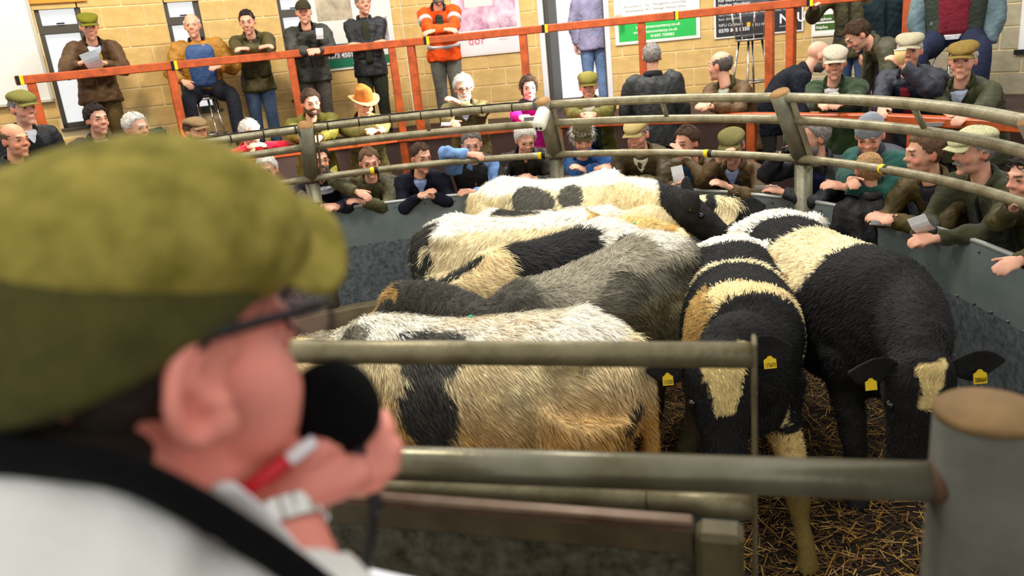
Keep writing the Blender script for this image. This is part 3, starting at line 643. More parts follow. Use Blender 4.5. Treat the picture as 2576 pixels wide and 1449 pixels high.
def pat9(L, nz, nz2):
    c = base(L, BLACK * 1.1); c[L[:, 0] + .05 * nz(L) < .3] = WHITE
    x = L[:, 0] - .12 * np.clip(1.1 - L[:, 2], 0, 1); m = (x > .5 + .035 * nz(L)) & (x < .80 + .04 * nz(L)); c[m] = CREAM
    dm = m & (L[:, 1] < -.2 + .05 * nz(L)) & (L[:, 2] < 1.02 + .06 * nz2(L)); c[dm] = TAN * (.8 + .25 * nz2(L[dm]))[:, None]
    c[(L[:, 2] < .3)] = BLACK * 1.5
    return c
TG = (.05, .045, '')
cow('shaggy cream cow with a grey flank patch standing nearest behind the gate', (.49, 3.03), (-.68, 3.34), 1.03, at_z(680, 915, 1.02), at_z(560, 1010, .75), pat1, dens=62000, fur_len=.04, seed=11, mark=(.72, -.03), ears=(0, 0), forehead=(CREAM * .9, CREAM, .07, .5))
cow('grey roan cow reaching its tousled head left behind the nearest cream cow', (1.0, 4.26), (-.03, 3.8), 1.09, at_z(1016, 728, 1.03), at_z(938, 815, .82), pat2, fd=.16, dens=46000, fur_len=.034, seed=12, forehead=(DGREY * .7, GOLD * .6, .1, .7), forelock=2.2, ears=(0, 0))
cow('black cow with a wavy cream neck between the roan cow and the white cows', (.83, 4.88), (-.12, 4.5), 1.03, V(-.5, 4.4, .92), V(-.66, 4.35, .5), pat3, fd=.06, dens=32000, fur_len=.05, seed=13, mark=(.08, .02), ears=(0, 0), forehead=(BLACK, CREAM, .05, .4))
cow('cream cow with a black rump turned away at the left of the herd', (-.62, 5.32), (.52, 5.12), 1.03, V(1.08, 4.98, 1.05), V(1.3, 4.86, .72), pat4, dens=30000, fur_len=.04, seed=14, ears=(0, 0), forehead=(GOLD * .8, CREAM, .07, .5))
cow('white cow with dark blotches along its spine and a cream forelock', (-.35, 5.74), (.75, 5.5), .97, at_z(1834, 504, 1.14), at_z(1834, 504, 1.14) + V(-.16, -.26, -.34), pat5, dens=22000, fur_len=.036, seed=15, forehead=(BLACK * 1.5, CREAM, .1, .55), forelock=2.6, head_up=(-.2, -.9, .6), ears=(1, 1), ear_dir=((1, .1, .05), (-1, .1, .35)))
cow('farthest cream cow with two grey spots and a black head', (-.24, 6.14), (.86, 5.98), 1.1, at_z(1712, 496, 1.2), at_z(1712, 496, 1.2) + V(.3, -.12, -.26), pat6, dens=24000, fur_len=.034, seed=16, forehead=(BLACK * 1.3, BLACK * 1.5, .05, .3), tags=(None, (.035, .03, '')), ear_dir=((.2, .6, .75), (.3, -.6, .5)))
cow('black cow with a cream shoulder band facing the gate', (1.27, 4.5), (1.03, 3.27), .99, V(.79, 2.93, 1.1), V(.81, 2.86, .6), pat8, head_up=(0, -1, .3), hk=1.28, dens=44000, fur_len=.026, seed=18, forehead=(BLACK, CREAM * np.array([.95, .85, .6]), .11, .46), tags=((.05, .045, '173673'), (.042, .045, '11530')), mark=(.03, .0), legs={0: (.34, .05)}, ear_dir=((1, -.2, .15), (-1, -.2, -.05)))
cow('black cow with a broad white belt standing along the right ring wall', (1.53, 4.8), (1.74, 3.42), 1.03, at_z(2335, 905, 1.03), at_z(2290, 1150, .58), pat9, head_up=(-.1, -1, .35), hk=1.14, dens=44000, fur_len=.03, seed=19, forehead=(BLACK * 1.2, CREAM * np.array([.95, .85, .6]), .06, .36), tags=((.052, .05, '300664'), (.045, .042, '')), mark=(.02, .03), legs={1: (.1, -.02)}, ear_dir=((1, -.15, .12), (-1, -.1, .03)))
# ------------------------------------------------------------------ people
M_skin = mat('skin', attr=True, rough=.5, spec=.35)
M_jean = cloth((60, 84, 124), 'wool')
def rotm(fwd, up=V(0, 0, 1)):
    f = unit(fwd); r = unit(np.cross(f, up)); u = np.cross(r, f); return np.stack([r, f, u], 1)    # local x right, y forward, z up
HEAD = [((0, -.012, .03), (.077, .098, .088)), ((0, .026, -.018), (.066, .068, .086)), ((0, .028, -.072), (.055, .062, .045)), ((0, .082, -.1), (.024, .02, .018)),
        ((0, .085, .036), (.05, .014, .011)), ((.036, .066, -.03), (.026, .022, .024)), ((-.036, .066, -.03), (.026, .022, .024)),
        ((0, .096, .012), (.010, .014, .03)), ((0, .108, -.014), (.0135, .019, .013)), ((.011, .1, -.02), (.011, .012, .009)), ((-.011, .1, -.02), (.011, .012, .009)),
        ((0, .091, -.054), (.026, .011, .0075)), ((0, .088, -.068), (.023, .011, .008)),
        ((.033, .079, .012), (.017, .013, .012)), ((-.033, .079, .012), (.017, .013, .012)),
        ((.079, -.008, -.008), (.010, .024, .034)), ((-.079, -.008, -.008), (.010, .024, .034))]
def hand_vf(wr, fd, pn, side, curl=.9, sc=1.0):
    """wr wrist point, fd finger direction, pn palm normal (direction fingers curl to), side +1/-1 thumb side"""
    fd = unit(fd); pn = unit(pn - fd * np.dot(pn, fd)); sd = np.cross(fd, pn) * side; out = []
    out.append(tube([wr - fd * .02, wr + fd * .02, wr + fd * .055 * sc, wr + fd * .092 * sc], [(.024, .018), (.032 * sc, .018), (.042 * sc, .017), (.038 * sc, .014)], 12, up=pn))
    for k, (off, ln) in enumerate(((.030, .072), (.010, .082), (-.010, .076), (-.029, .06))):
        b = wr + fd * .085 * sc + sd * off * sc; pts = [b - fd * .02]; a = 0; p = b
        pts.append(p)
        for j, fr in enumerate((.42, .33, .25)):
            a += curl * (.45, .6, .45)[j]; d = fd * math.cos(a) + pn * math.sin(a) + sd * (off * .8); p = p + unit(d) * ln * sc * fr; pts.append(p)
        out.append(tube(pts, [.0095 * sc, .0095 * sc, .009 * sc, .0085 * sc, .0065 * sc], 8))
    b = wr + fd * .03 * sc + sd * .03 * sc; d = unit(fd * .7 + sd * .6 + pn * .45)
    out.append(tube([b - d * .02, b + d * .03, b + d * .055 + fd * .008, b + d * .06 + fd * .032], [.014 * sc, .0125 * sc, .011 * sc, .008 * sc], 8))
    return out
def ik(S, T, l1, l2, pole):
    d = T - S; D = np.linalg.norm(d); D2 = min(D, (l1 + l2) * .985); d = unit(d); T2 = S + d * D2
    a = (l1 * l1 - l2 * l2 + D2 * D2) / (2 * D2); h = math.sqrt(max(l1 * l1 - a * a, 0)); pole = pole - d * np.dot(pole, d)
    return S + d * a + unit(pole) * h, T2
HAIRC = {'white': (222, 218, 210), 'grey': (150, 146, 140), 'dgrey': (104, 98, 92), 'brown': (74, 52, 36), 'dark': (38, 28, 24), 'blond': (190, 150, 100), 'lbrown': (112, 84, 60)}
def hair_shell(style, R, hc, col, seed, parent, s):
    c = V(0, -.012, .03); v, f = ellipsoid((0, 0, 0), (1, 1, 1), 36, 24); nz = Noise(6, seed); nz2 = Noise(16, seed + 1)
    L = v * V(.077, .098, .088) + c
    x, y, z = L.T
    fl = np.interp(y, [-.1, -.03, 0, .03, .06, .085], [-.085, -.05, -.012, .03, .074, .085])
    if style == 'ring': m = (z > fl) & (z < np.interp(y, [-.1, -.05, .02, .06], [.075, .07, .05, .03])) & (y < .045)
    elif style == 'recede': m = (z > fl + .006) & ((y < .05) | ((np.abs(x) < .03) & (y < .07)))
    elif style == 'long': m = z > np.interp(y, [-.1, -.03, 0, .03, .06, .085], [-.12, -.12, -.1, -.02, .074, .09])
    else: m = z > fl
    th = {'ring': .006, 'recede': .008, 'full': .012, 'crop': .005, 'long': .016, 'thick': .018}.get(style, .013)
    off = np.where(m, th + .004 * nz2(v * 3) + .003 * nz(v * 2), -.012)
    rr = np.linalg.norm(L - c, axis=1); L2 = c + (L - c) * (1 + off / rr)[:, None]
    if style == 'long':
        k = (z < 0.0) & m; L2[k] += (V(0, -.015, -.05) * np.clip(-z[k] * 12, 0, 1)[:, None])
    # eyebrows
    parts = [(L2, f)]
    cm = mat('hair_%d_%d_%d' % col, col, .7, 0, .35, 90, .7, 160, spec=.3)
    n_ = {'ring': 500, 'recede': 800, 'crop': 900}.get(style, 1300); Q = np.random.default_rng(seed); fa = np.array(f); ok = fa[m[fa].all(1)]; t_ = ok[Q.integers(0, len(ok), n_)]
    w_ = Q.dirichlet((1, 1, 1, 1), n_); p = (L2[t_] * w_[:, :, None]).sum(1); nr = p - c; nr /= np.linalg.norm(nr, axis=1)[:, None]
    g = p - V(0, -.03, .12); g = g + V(0, -.02, -.03) + np.stack([nz(p * 20), nz2(p * 9), nz(p * 14 + 2)], 1) * .03; g -= nr * (g * nr).sum(1)[:, None]; g /= np.linalg.norm(g, axis=1)[:, None] + 1e-9
    ln = {'crop': .009, 'ring': .015, 'recede': .018, 'long': .05, 'thick': .03}.get(style, .024) * Q.uniform(.6, 1.4, n_); sd = np.cross(nr, g) * .0016
    tp = p + g * ln[:, None] + nr * (ln * Q.uniform(.1, .35, n_))[:, None]
    bv = np.stack([p - sd - nr * .002, p + sd - nr * .002, tp], 1).reshape(-1, 3); bf = np.arange(n_ * 3).reshape(-1, 3).tolist()
    hv, hf2 = join((L2, f), (bv, bf))
    add('hair', (hv * s @ R.T + hc, hf2), cm, parent)
    return cm
def person(label, hp, r=None, depth=None, floor=0.0, az=0, pitch=8, tilt=0, body='ring', lean=.24, jac=(60, 60, 40), jk='wax', trou=(50, 48, 44), hair=('full', 'brown'), cap=None, hands=(None, None), railr=None, railz=None, build=1.0, skin=(226, 168, 140), shirt=None, collar=None, glasses=None, beard=None, s=1.0, vox=.0088, legs=True, boots=False, name='person', sit=None, vest=None, scarf=None, group=None, hsc=1.07, hr=None, stripes=None, curl=.9, brow=None, trousw=1.0, seed=None, world_h=None, palm=None, poles=(None, None)):
    root = thing(name, label, 'person', group)
    seed = int(hp[0] * 7 + hp[1]) if seed is None else seed
    Hc = at_cyl(*hp, r) if r else at_depth(*hp, depth)
    if world_h is not None: Hc = V(*world_h)
    toC = unit(V(CX - Hc[0], CY - Hc[1], 0)); toK = unit(V(-Hc[0], -Hc[1], 0)); kl = V(toK[1], -toK[0], 0); kl = kl if kl[0] < 0 else -kl   # viewer's left
    if body == 'ring': d = toC
    else: a = math.radians(body); d = unit(toK * math.cos(a) + kl * math.sin(a))
    a = math.radians(az); hf = unit(toK * math.cos(a) + kl * math.sin(a)); p_ = math.radians(pitch)
    hfwd = hf * math.cos(p_) + V(0, 0, -math.sin(p_)); RH = rotm(hfwd)
    if tilt:
        t_ = math.radians(tilt); RH = RH @ np.array([[math.cos(t_), 0, math.sin(t_)], [0, 1, 0], [-math.sin(t_), 0, math.cos(t_)]])
    H = lambda p: np.asarray(p) * s * hsc @ RH.T + Hc
    rt = V(d[1], -d[0], 0)     # person's right
    up = V(0, 0, 1)
    N = Hc + RH @ V(0, -.045, -.145) * s * hsc - V(0, 0, .015)
    tl = .53 * s; P = V(N[0], N[1], 0) - d * lean; P[2] = N[2] - math.sqrt(max(tl * tl - lean * lean, .05))
    # torso
    sp = catmull([P, P * .62 + N * .38 - d * .035 * (lean > .1), P * .25 + N * .75 - d * .05 * (lean > .1), N], 4); n = len(sp)
    tt = np.linspace(0, 1, n)
    hw = np.interp(tt, [0, .25, .55, .78, .9, .97, 1], [.185, .18, .20, .205, .165, .095, .068]) * build * s; hd_ = np.interp(tt, [0, .25, .55, .78, .9, .97, 1], [.135, .14, .14, .125, .1, .075, .066]) * (.5 + .5 * build) * s
    def torso(k=1.0, nn=22):
        _, fr = frames(sp, up=rt); rg = []
        for p, (t, a, b), w, q in zip(sp, fr, hw, hd_): rg.append(section(p, b, unit(np.cross(t, b)), w * k, q * k, q * k, nn, 2.3))
        return loft(rg), fr
    (tv, tf), tfr = torso()
    fwd_t = unit(np.cross(tfr[n // 2][2], tfr[n // 2][0])); fwd_t = fwd_t if np.dot(fwd_t, d) > 0 else -fwd_t
    Sh = P * .13 + N * .87
    arms = []; l1, l2 = .295 * s, .265 * s
    rz = railz if railz is not None else Hc[2] - .42
    T = []
    for k, sg in enumerate((-1, 1)):      # viewer-left hand first
        pass
    shl = [Sh + rt * .178 * build * s, Sh - rt * .178 * build * s]
    if shl[0] @ (-kl) > shl[1] @ (-kl): shl = shl[::-1]       # shl[0] is on the viewer's left
    for k in (0, 1):
        S = shl[k]; outw = unit(S - Sh); h = hands[k]
        if h is None: tg = V(Hc[0], Hc[1], 0) + d * .27 + outw * .06 + V(0, 0, rz + .05)
        elif h == 'down': tg = S + V(0, 0, -.54) + outw * .06 + d * .05
        elif h == 'cross': tg = V(N[0], N[1], 0) + d * .17 - outw * .10 + V(0, 0, N[2] - .30)
        elif h == 'crossrail': tg = V(Hc[0], Hc[1], 0) + d * .26 - outw * .075 + V(0, 0, rz + .055)
        elif len(h) == 3: tg = at_cyl(h[0], h[1], h[2]) if h[2] > 2.5 else at_depth(h[0], h[1], np.dot(Hc - O, V(*_f)) - h[2])
        else: tg = at_cyl(h[0], h[1], hr if hr else (railr if railr else (r - .25)))
        pole = outw * .75 + V(0, 0, -.75) - d * .15
        if h is None or h == 'crossrail': pole = outw * 1.0 + V(0, 0, -.25) - d * .3
        if poles[k] is not None: pole = outw * poles[k][0] + V(0, 0, poles[k][1]) + d * poles[k][2]
        E, Tw = ik(S, tg, l1, l2, pole); arms.append((S, E, Tw, outw, k))
    # ---- body (skin): head, neck, slim core, arms, hands in one surface
    parts = []
    for c, q in HEAD:
        v, f = ellipsoid(c, q, 20, 14); parts.append((H(v), f))
    parts.append(tube([H((0, -.02, -.04)), H((0, -.028, -.11)), N - V(0, 0, .03)], [.052 * s, .054 * s, .06 * s], 14))
    parts.append(tube([N, Sh, P], [.05, .06, .03], 10))
    for S, E, Tw, outw, k in arms:
        parts.append(tube([Sh, S, E, E * .3 + Tw * .7, Tw], [.03, .032, .03, .03, .026], 10))
        fd = unit(Tw - E); pn = palm[k] if palm and palm[k] is not None else (V(0, 0, -1) * .8 + d * -.2 - outw * .5)
        if abs(np.dot(unit(pn), fd)) > .9: pn = -outw
        tside = 1 if np.dot(np.cross(fd, unit(pn - fd * np.dot(pn, fd))), V(0, 0, .8) - outw) > 0 else -1
        parts += hand_vf(Tw, fd, pn, tside, curl, 1.0 * s)
    me = remesh(join(*parts), vox, 'body', 1)
    v = mverts(me); q = (v - Hc) @ RH / (s * hsc); x, y, z = q.T
    sk = np.array(lin(skin)); c = np.tile(sk, (len(v), 1)); nz = Noise(40, seed); c *= (1 + .06 * nz(v))[:, None]
    hd = (z > -.14) & (z < .14) & (np.abs(x) < .1) & (np.abs(y) < .13)
    def el(cc, rr): return hd & ((((q - np.array(cc)) / np.array(rr))**2).sum(1) < 1)
    c[el((0, .112, -.014), (.02, .025, .02)) | el((.045, .07, -.025), (.025, .03, .022)) | el((-.045, .07, -.025), (.025, .03, .022))] *= np.array([1.04, .84, .8])
    c[el((.082, -.008, -.008), (.02, .03, .04)) | el((-.082, -.008, -.008), (.02, .03, .04))] *= np.array([1.05, .78, .74])
    c[el((0, .1, -.061), (.024, .02, .0055))] = sk * np.array([.68, .42, .4])
    bc = np.array(lin(HAIRC[brow or (hair[1] if hair else 'grey')]))
    if beard is None: c[hd & (z < -.045) & (y > 0) & (np.abs(x) < .07) & ~el((0, .1, -.06), (.03, .03, .012))] *= np.array([.9, .86, .86])
    for sg in (1, -1):
        c[el((.033 * sg, .09, .013), (.017, .02, .0075))] = sk * .32
        c[el((.033 * sg, .094, .011), (.007, .02, .006))] = V(.02, .015, .012)
        c[el((.034 * sg, .09, .034), (.022, .025, .0065))] = bc * .6 + sk * .15
    set_col(me, np.clip(c, 0, 1)); obj('body', me, root, M_skin)
    # ---- hair, beard
    if hair: hair_shell(hair[0], RH, Hc, HAIRC[hair[1]], seed, root, s * hsc)
    if beard:
        col = HAIRC[beard[0]]; L, f = ellipsoid((0, .034, -.066), (.064, .074, .062), 26, 18); m = (L[:, 2] < -.03) & (L[:, 1] > -.01)
        mouth = (np.abs(L[:, 0]) < .024) & (np.abs(L[:, 2] + .058) < .011)
        cc = V(0, .034, -.066); L = cc + (L - cc) * np.where(m & ~mouth, 1.0 + .02 * Noise(60, seed)(L), .7)[:, None]
        if beard[1] == 'moustache': L, f = ellipsoid((0, .098, -.042), (.036, .016, .011), 16, 10); L[:, 2] -= np.abs(L[:, 0]) * .35
        add('moustache' if beard[1] == 'moustache' else 'beard', (H(L), f), mat('hair_%d_%d_%d' % col, col, .7, 0, .35, 90, .7, 160), root)
    # ---- headgear
    if cap:
        kind, cc = cap[0], cap[1]; M = cloth(cc, 'tweed')
        if kind == 'flat':
            v, f = ellipsoid((0, 0, 0), (1, 1, 1), 28, 16); z = v[:, 2]; v = v.copy(); v[:, 2] = np.where(z > 0, z**1.0, np.maximum(z, -.55) * .9)
            w = v * V(.096, .13, .046); w[:, 2] -= np.clip(w[:, 1], 0, 1) * .19 + np.clip(-w[:, 1], 0, 1) * .05; w += V(0, .006, .088); w[:, 2] += .004 * Noise(25, seed)(w)
            cp = add('flat_cap', (H(w), f), M, root)
            pv, pf = ellipsoid((0, 0, 0), (.082, .062, .0075), 20, 8); pv[:, 2] -= (pv[:, 1] + .02) * .28 + (pv[:, 0]**2) * 4.5; add('peak', (H(pv + V(0, .1, .062)), pf), M, cp)
        elif kind == 'beanie':
            v, f = ellipsoid((0, 0, 0), (1, 1, 1), 28, 16); w = v * V(.088, .11, .1); w[:, 2] = np.where(w[:, 2] < -.015, -.015 + (w[:, 2] + .015) * .2, w[:, 2]); w += V(0, -.012, .045); w *= (1 + .015 * np.sin(np.arctan2(v[:, 1], v[:, 0]) * 30))[:, None]
            add('beanie', (H(w), f), cloth(cc, 'fleece'), root)
        elif kind in ('bucket', 'brim'):
            bw = cap[2]; a = np.linspace(0, 2 * math.pi, 32, endpoint=False); cr = []
            prof = [(1.0, .045), (1.0, .06), (.98, .1), (.9, .145), (.78, .165), (.3, .158)] if kind == 'brim' else [(1.02, .045), (1.0, .07), (.9, .115), (.72, .145), (.35, .155)]
            for k, hgt in prof: cr.append(np.stack([.086 * k * np.cos(a), .106 * k * np.sin(a) - .008, np.full(32, hgt) - (.012 * (kind == 'brim' and hgt > .12) * np.cos(2 * a))], 1))
            hv, hf_ = loft(cr); cp = add('hat_crown', (H(hv), hf_), cloth(cc, 'tweed' if kind == 'bucket' else 'wool'), root)
            br = [np.stack([(.084 + bw * t) * np.cos(a), (.104 + bw * t) * np.sin(a) - .008, .052 - .012 * t * (kind == 'bucket') + (.03 * t * np.cos(a)**2 - .012 * t * np.abs(np.sin(a))) * (kind == 'brim') + dz], 1) for t, dz in ((0, 0), (.5, 0), (1, 0), (1, -.006), (.5, -.006), (0, -.006))]
            bv, bf = loft(br, cap=False); add('brim', (H(bv), bf), cloth(cap[3] if len(cap) > 3 else cc, 'tweed' if kind == 'bucket' else 'wool'), cp)
        elif kind == 'baseball':
            v, f = ellipsoid((0, -.01, .042), (.086, .106, .088), 24, 14); v[:, 2] = np.maximum(v[:, 2], .03); cp = add('cap', (H(v), f), M, root)
            pv, pf = ellipsoid((0, 0, 0), (.07, .06, .006), 16, 8); pv[:, 2] -= pv[:, 0]**2 * 5; add('peak', (H(pv + V(0, .12, .052)), pf), M, cp)
    if glasses:
        g = []; gm = mat('spectacle_frame', (30, 26, 26), .4)
        for sg in (1, -1):
            a = np.linspace(0, 2 * math.pi, 17); g.append(tube([V(.033 * sg + .024 * math.cos(t), .105 if glasses != 'up' else .11, .01 + .018 * math.sin(t)) for t in a], .0026, 5)); g.append(tube([V(.057 * sg, .103, .016), V(.082 * sg, .04, .016), V(.083 * sg, -.02, .01)], .0026, 5))
        g.append(tube([V(-.01, .108, .014), V(.01, .108, .014)], .0026, 5)); gv, gf = join(*g)
        if glasses == 'up': gv = gv + V(0, -.035, .075)
        add('glasses', (H(gv), gf), gm, root)
    # ---- jacket with sleeves
    jp = [(tv, tf)]
    for S, E, Tw, outw, k in arms:
        cu = Tw + unit(E - Tw) * .012
        pth = catmull([Sh * .45 + S * .55 + V(0, 0, -.01), S, S * .5 + E * .5, E, E * .5 + cu * .5, cu], 3); m = len(pth)
        jp.append(tube(pth, np.interp(np.linspace(0, 1, m), [0, .2, .4, .6, .8, 1], [.078, .082, .07, .065, .058, .047]) * (.4 + .6 * build) * s, 14))
    if not sit:
        hem = P - V(0, 0, .16); jp.append(loft([section(q_, rt, d, w_ * build * s, e_ * s * build, e_ * s * build, 20, 2.3) for q_, w_, e_ in ((hem, .205, .15), (hem * .5 + P * .5, .2, .148), (P + V(0, 0, .04), .185, .14))]))
    je = remesh(join(*jp), .0175, 'jacket', 2); v = mverts(je); nr = mnormals(je)
    nf = Noise(28, seed + 2); nf2 = Noise(60, seed + 3); ng = Noise(13, seed + 4)
    set_verts(je, v + nr * (.0065 * nf(v * V(1, 1, .55)) + .003 * nf2(v) + .007 * ng(v * V(1, 1, .4)))[:, None])
    jo = obj('jacket', je, root, cloth(jac, jk))
    # front opening: shirt / jumper panel following the chest
    def chest_panel(nm, colr, w0, w1, z0, z1, off, kd='wool', shape=None, uc=0.0):
        g = []; ks = np.linspace(z0, z1, 12)
        for t in ks:
            i = t * (n - 1); i0 = int(min(i, n - 2)); fr = i - i0; p = sp[i0] * (1 - fr) + sp[i0 + 1] * fr; q_ = np.interp(t, tt, hd_); w_ = np.interp(t, tt, hw)
            ww = w0 + (w1 - w0) * (t - z0) / (z1 - z0) if shape is None else shape(t)
            _t, _a, _b = tfr[i0]; fo = unit(np.cross(_b, _t)); fo = fo if np.dot(fo, d) > 0 else -fo
            row = []
            for u in np.linspace(-1, 1, 9):
                xx = (u * ww + uc) * w_; dep = q_ * (max(1 - (abs(xx) / w_)**2.3, 0))**(1 / 2.3); row.append(p + _b * xx + fo * (dep + off))
            for u in np.linspace(1, -1, 9):
                xx = (u * ww + uc) * w_; row.append(p + _b * xx + fo * .01)
            g.append(np.array(row))
        pv, pf = loft(g); add(nm, (pv, pf), cloth(colr, kd), root)
    dk = tuple(int(k * .62) for k in jac)
    if not vest and not shirt: chest_panel('zip', dk, .035, .03, .0, .9, .014)
    if jk == 'wax' and not vest and abs(az) < 90:
        for sg in (-1, 1):
            chest_panel('pocket', tuple(int(k * .9) for k in jac), .2, .2, .12, .3, .015, 'wax', None, .52 * sg)
            chest_panel('pocket_flap', dk, .21, .21, .3, .315, .019, 'wax', None, .52 * sg)
    if vest and vest[1] > .9:
        (gv_, gf_), _ = torso(1.13); gm_ = new_mesh('gilet', gv_, gf_, cloth(vest[0], 'wax')); set_verts(gm_, gv_ + .004 * np.stack([nf(gv_), nf2(gv_), ng(gv_)], 1)); obj('gilet', gm_, root)
    elif vest: chest_panel('waistcoat', vest[0], vest[1], vest[1] * .95, .05, .93, .016, 'wax')
    if shirt:
        for i_, (nm, colr, w0, w1, z0, z1) in enumerate(shirt):
            shp = None
            if nm == 'shirt': z0, z1, shp = .76, .995, (lambda t: float(np.interp(t, [.76, .9, .96, 1], [.02, .2, .5, .85])))
            chest_panel(nm, colr, w0, w1, z0, z1, .02 + .005 * i_ + (.008 if vest else 0), 'wool', shp)
    cc = collar or jac
    a = np.linspace(math.radians(52), math.radians(308), 16); _t, _b = unit(N - sp[-4]), rt; fo = unit(d - _t * np.dot(d, _t))
    cpth = [N - _t * .012 + fo * (.08 * s * math.cos(t)) + rt * (.082 * s * math.sin(t)) + _t * (.018 - .012 * math.cos(t)) for t in a]
    add('collar', tube(cpth, [(.014, .03)] * len(cpth), 8, up=_t), cloth(cc, jk if collar is None else 'wool'), jo)
    if scarf:
        add('scarf', tube([N + V(0, 0, .01) + (d * math.cos(t) + rt * math.sin(t)) * .078 for t in np.linspace(0, 2 * math.pi, 20)], [(.034, .045)] * 20, 10), cloth(scarf, 'fleece'), root)
    if stripes:      # reflective bands of a hi-vis coat
        for t in (.16, .42):
            i = int(t * (n - 1)); _t, _a, _b = tfr[i]; add('reflective_band', loft([section(sp[i] + _t * dz, _b, np.cross(_t, _b), hw[i] * 1.07, hd_[i] * 1.07, hd_[i] * 1.07, 24, 2.3) for dz in (-.024, .024)]), mat('reflective', (206, 206, 208), .35, .3), root)
        for S, E, Tw, outw, k in arms:
            for fr in (.45,): c0 = S * (1 - fr) + E * fr; dd = unit(E - S); add('reflective_band', tube([c0 - dd * .025, c0 + dd * .025], .079 * build, 14), mat('reflective', (206, 206, 208), .35, .3), root)
    # ---- trousers
    if legs:
        tp = []; bt = []
        for sg in (1, -1):
            hip = P + rt * .085 * sg * build - V(0, 0, .02)
            if sit: kn = hip + unit(d + rt * sg * .35) * .40 + V(0, 0, -.10); ft = kn + V(0, 0, -(kn[2] - sit)) + d * .04
            else: ft = V(P[0], P[1], floor) + rt * .1 * sg - d * .05 * (lean > .1) + V(0, 0, .08); kn = (hip + ft) / 2 + d * .03
            tp.append(tube(catmull([hip + V(0, 0, .06), hip * .5 + kn * .5, kn, kn * .45 + ft * .55, ft], 3), np.interp(np.linspace(0, 1, 13), [0, .25, .5, .75, 1], [.1, .096, .075, .07, .062]) * s * trousw * (.5 + .5 * build), 12))
            if boots: bt.append((ft, kn))
        tp.append(loft([section(P + V(0, 0, z_), rt, d, .17 * build * s, .125 * build * s, .125 * build * s, 16) for z_ in (-.08, 0, .06)]))
        add('trousers', join(*tp), cloth(trou), root)
        for ft, kn in bt:
            bc_ = boots if isinstance(boots, tuple) else (40, 32, 26); col = mat('boot_%d_%d_%d' % bc_, bc_, .45, 0, .2, 20)
            hi = .26 if sit else .1
            add('boot', join(tube([ft + (kn - ft) * hi * 1.4, ft, ft + V(0, 0, -.05)], [.07, .062, .055], 12), tube([ft + V(0, 0, -.045) - d * .05, ft + V(0, 0, -.045) + d * .1, ft + V(0, 0, -.055) + d * .2], [(.045, .035), (.05, .035), (.03, .02)], 12)), col, root)
    return dict(H=Hc, arms=arms, root=root, d=d, N=N, P=P, rt=rt, Hf=H)
def paper(label, px, r, w, h, tilt_=(0, 0), off=0.0, name='sale_sheet', grp=None, col=(236, 238, 240), rotd=0, depth=None, curl=.012):
    c = at_cyl(px[0], px[1], r) if depth is None else at_depth(px[0], px[1], depth)
    toK = unit(V(-c[0], -c[1], 0)); rt = unit(np.cross(V(0, 0, 1), -toK)); rt = rt if rt[0] > 0 else -rt
    upv = unit(V(0, 0, 1) * math.cos(math.radians(tilt_[0])) + toK * math.sin(math.radians(tilt_[0]))); a = math.radians(rotd); nn = np.cross(rt, upv)
    x = rt * math.cos(a) + upv * math.sin(a); y = -rt * math.sin(a) + upv * math.cos(a); g = []
    for t in np.linspace(-.5, .5, 7):
        p = c + y * t * h + nn * curl * math.cos(t * 5); g.append(np.array([p - x * w / 2, p + x * w / 2, p + x * w / 2 + nn * .0015, p - x * w / 2 + nn * .0015]))
    o = add(name, loft(g), mat('paper_%d_%d_%d' % col, col, .7, vscale=50, rgb2=tuple(int(k * .93) for k in col)), None, False); return tag(o, label, 'paper', grp)
def cup(label, px, r, col, s=1.0, rz=0):
    c = at_cyl(px[0], px[1], r); t = thing('paper_cup', label, 'cup', 'paper cups')
    add('cup_wall', tube([c + V(0, 0, -.05 * s), c + V(0, 0, .045 * s), c + V(0, 0, .047 * s), c + V(0, 0, .04 * s)], [.03 * s, .04 * s, .0415 * s, .037 * s], 20), mat('cup_%d_%d_%d' % col, col, .6), t)
    add('rim', tube([c + V(math.cos(a) * .0405, math.sin(a) * .0405, .047) * s + c * (1 - 1) + V(0, 0, 0) if False else c + V(math.cos(a) * .0405 * s, math.sin(a) * .0405 * s, .047 * s) for a in np.linspace(0, 2 * math.pi, 21)], .0028 * s, 6), mat('cup_rim', (240, 236, 224), .5), t)
# ---- front row, elbows on the ring sheets
R1 = dict(railr=3.08, railz=1.05, floor=0.0)
OL, BR, NV, BK = (72, 66, 36), (84, 62, 34), (26, 28, 42), (26, 26, 26)
person('person in a grey jacket leaning on the ring below the red jumper', (672, 428), r=3.35, az=10, hair=('full', 'white'), jac=(120, 110, 96), **R1)
person('person in a navy and white jacket half hidden by the left ring post', (802, 402), r=3.36, az=-15, hair=('full', 'dark'), jac=(30, 32, 44), beard=('dgrey', 'full'), hands=(None, (848, 520)), shirt=[('jacket_stripe', (225, 228, 236), .5, .9, .8, .92)], **R1)
person('person in an olive field jacket with one forearm hung over the rail', (930, 408), r=3.3, az=-5, pitch=14, jac=(78, 74, 44), hair=('recede', 'lbrown'), poles=((1, .6, .3), None), hands=((898, 482, 3.04), (912, 508)), **R1)
person('person in a navy zip jumper and blue collar with clasped hands', (1060, 396), r=3.3, az=-25, pitch=12, jac=(25, 27, 40), jk='wool', hair=('recede', 'brown'), hands=((1062, 492), (1088, 494)), shirt=[('shirt', (150, 170, 212), .16, .36,  .7, .99), ('zip', (60, 52, 40), .02, .03, .4, .75)], collar=(46, 24, 34), **R1)
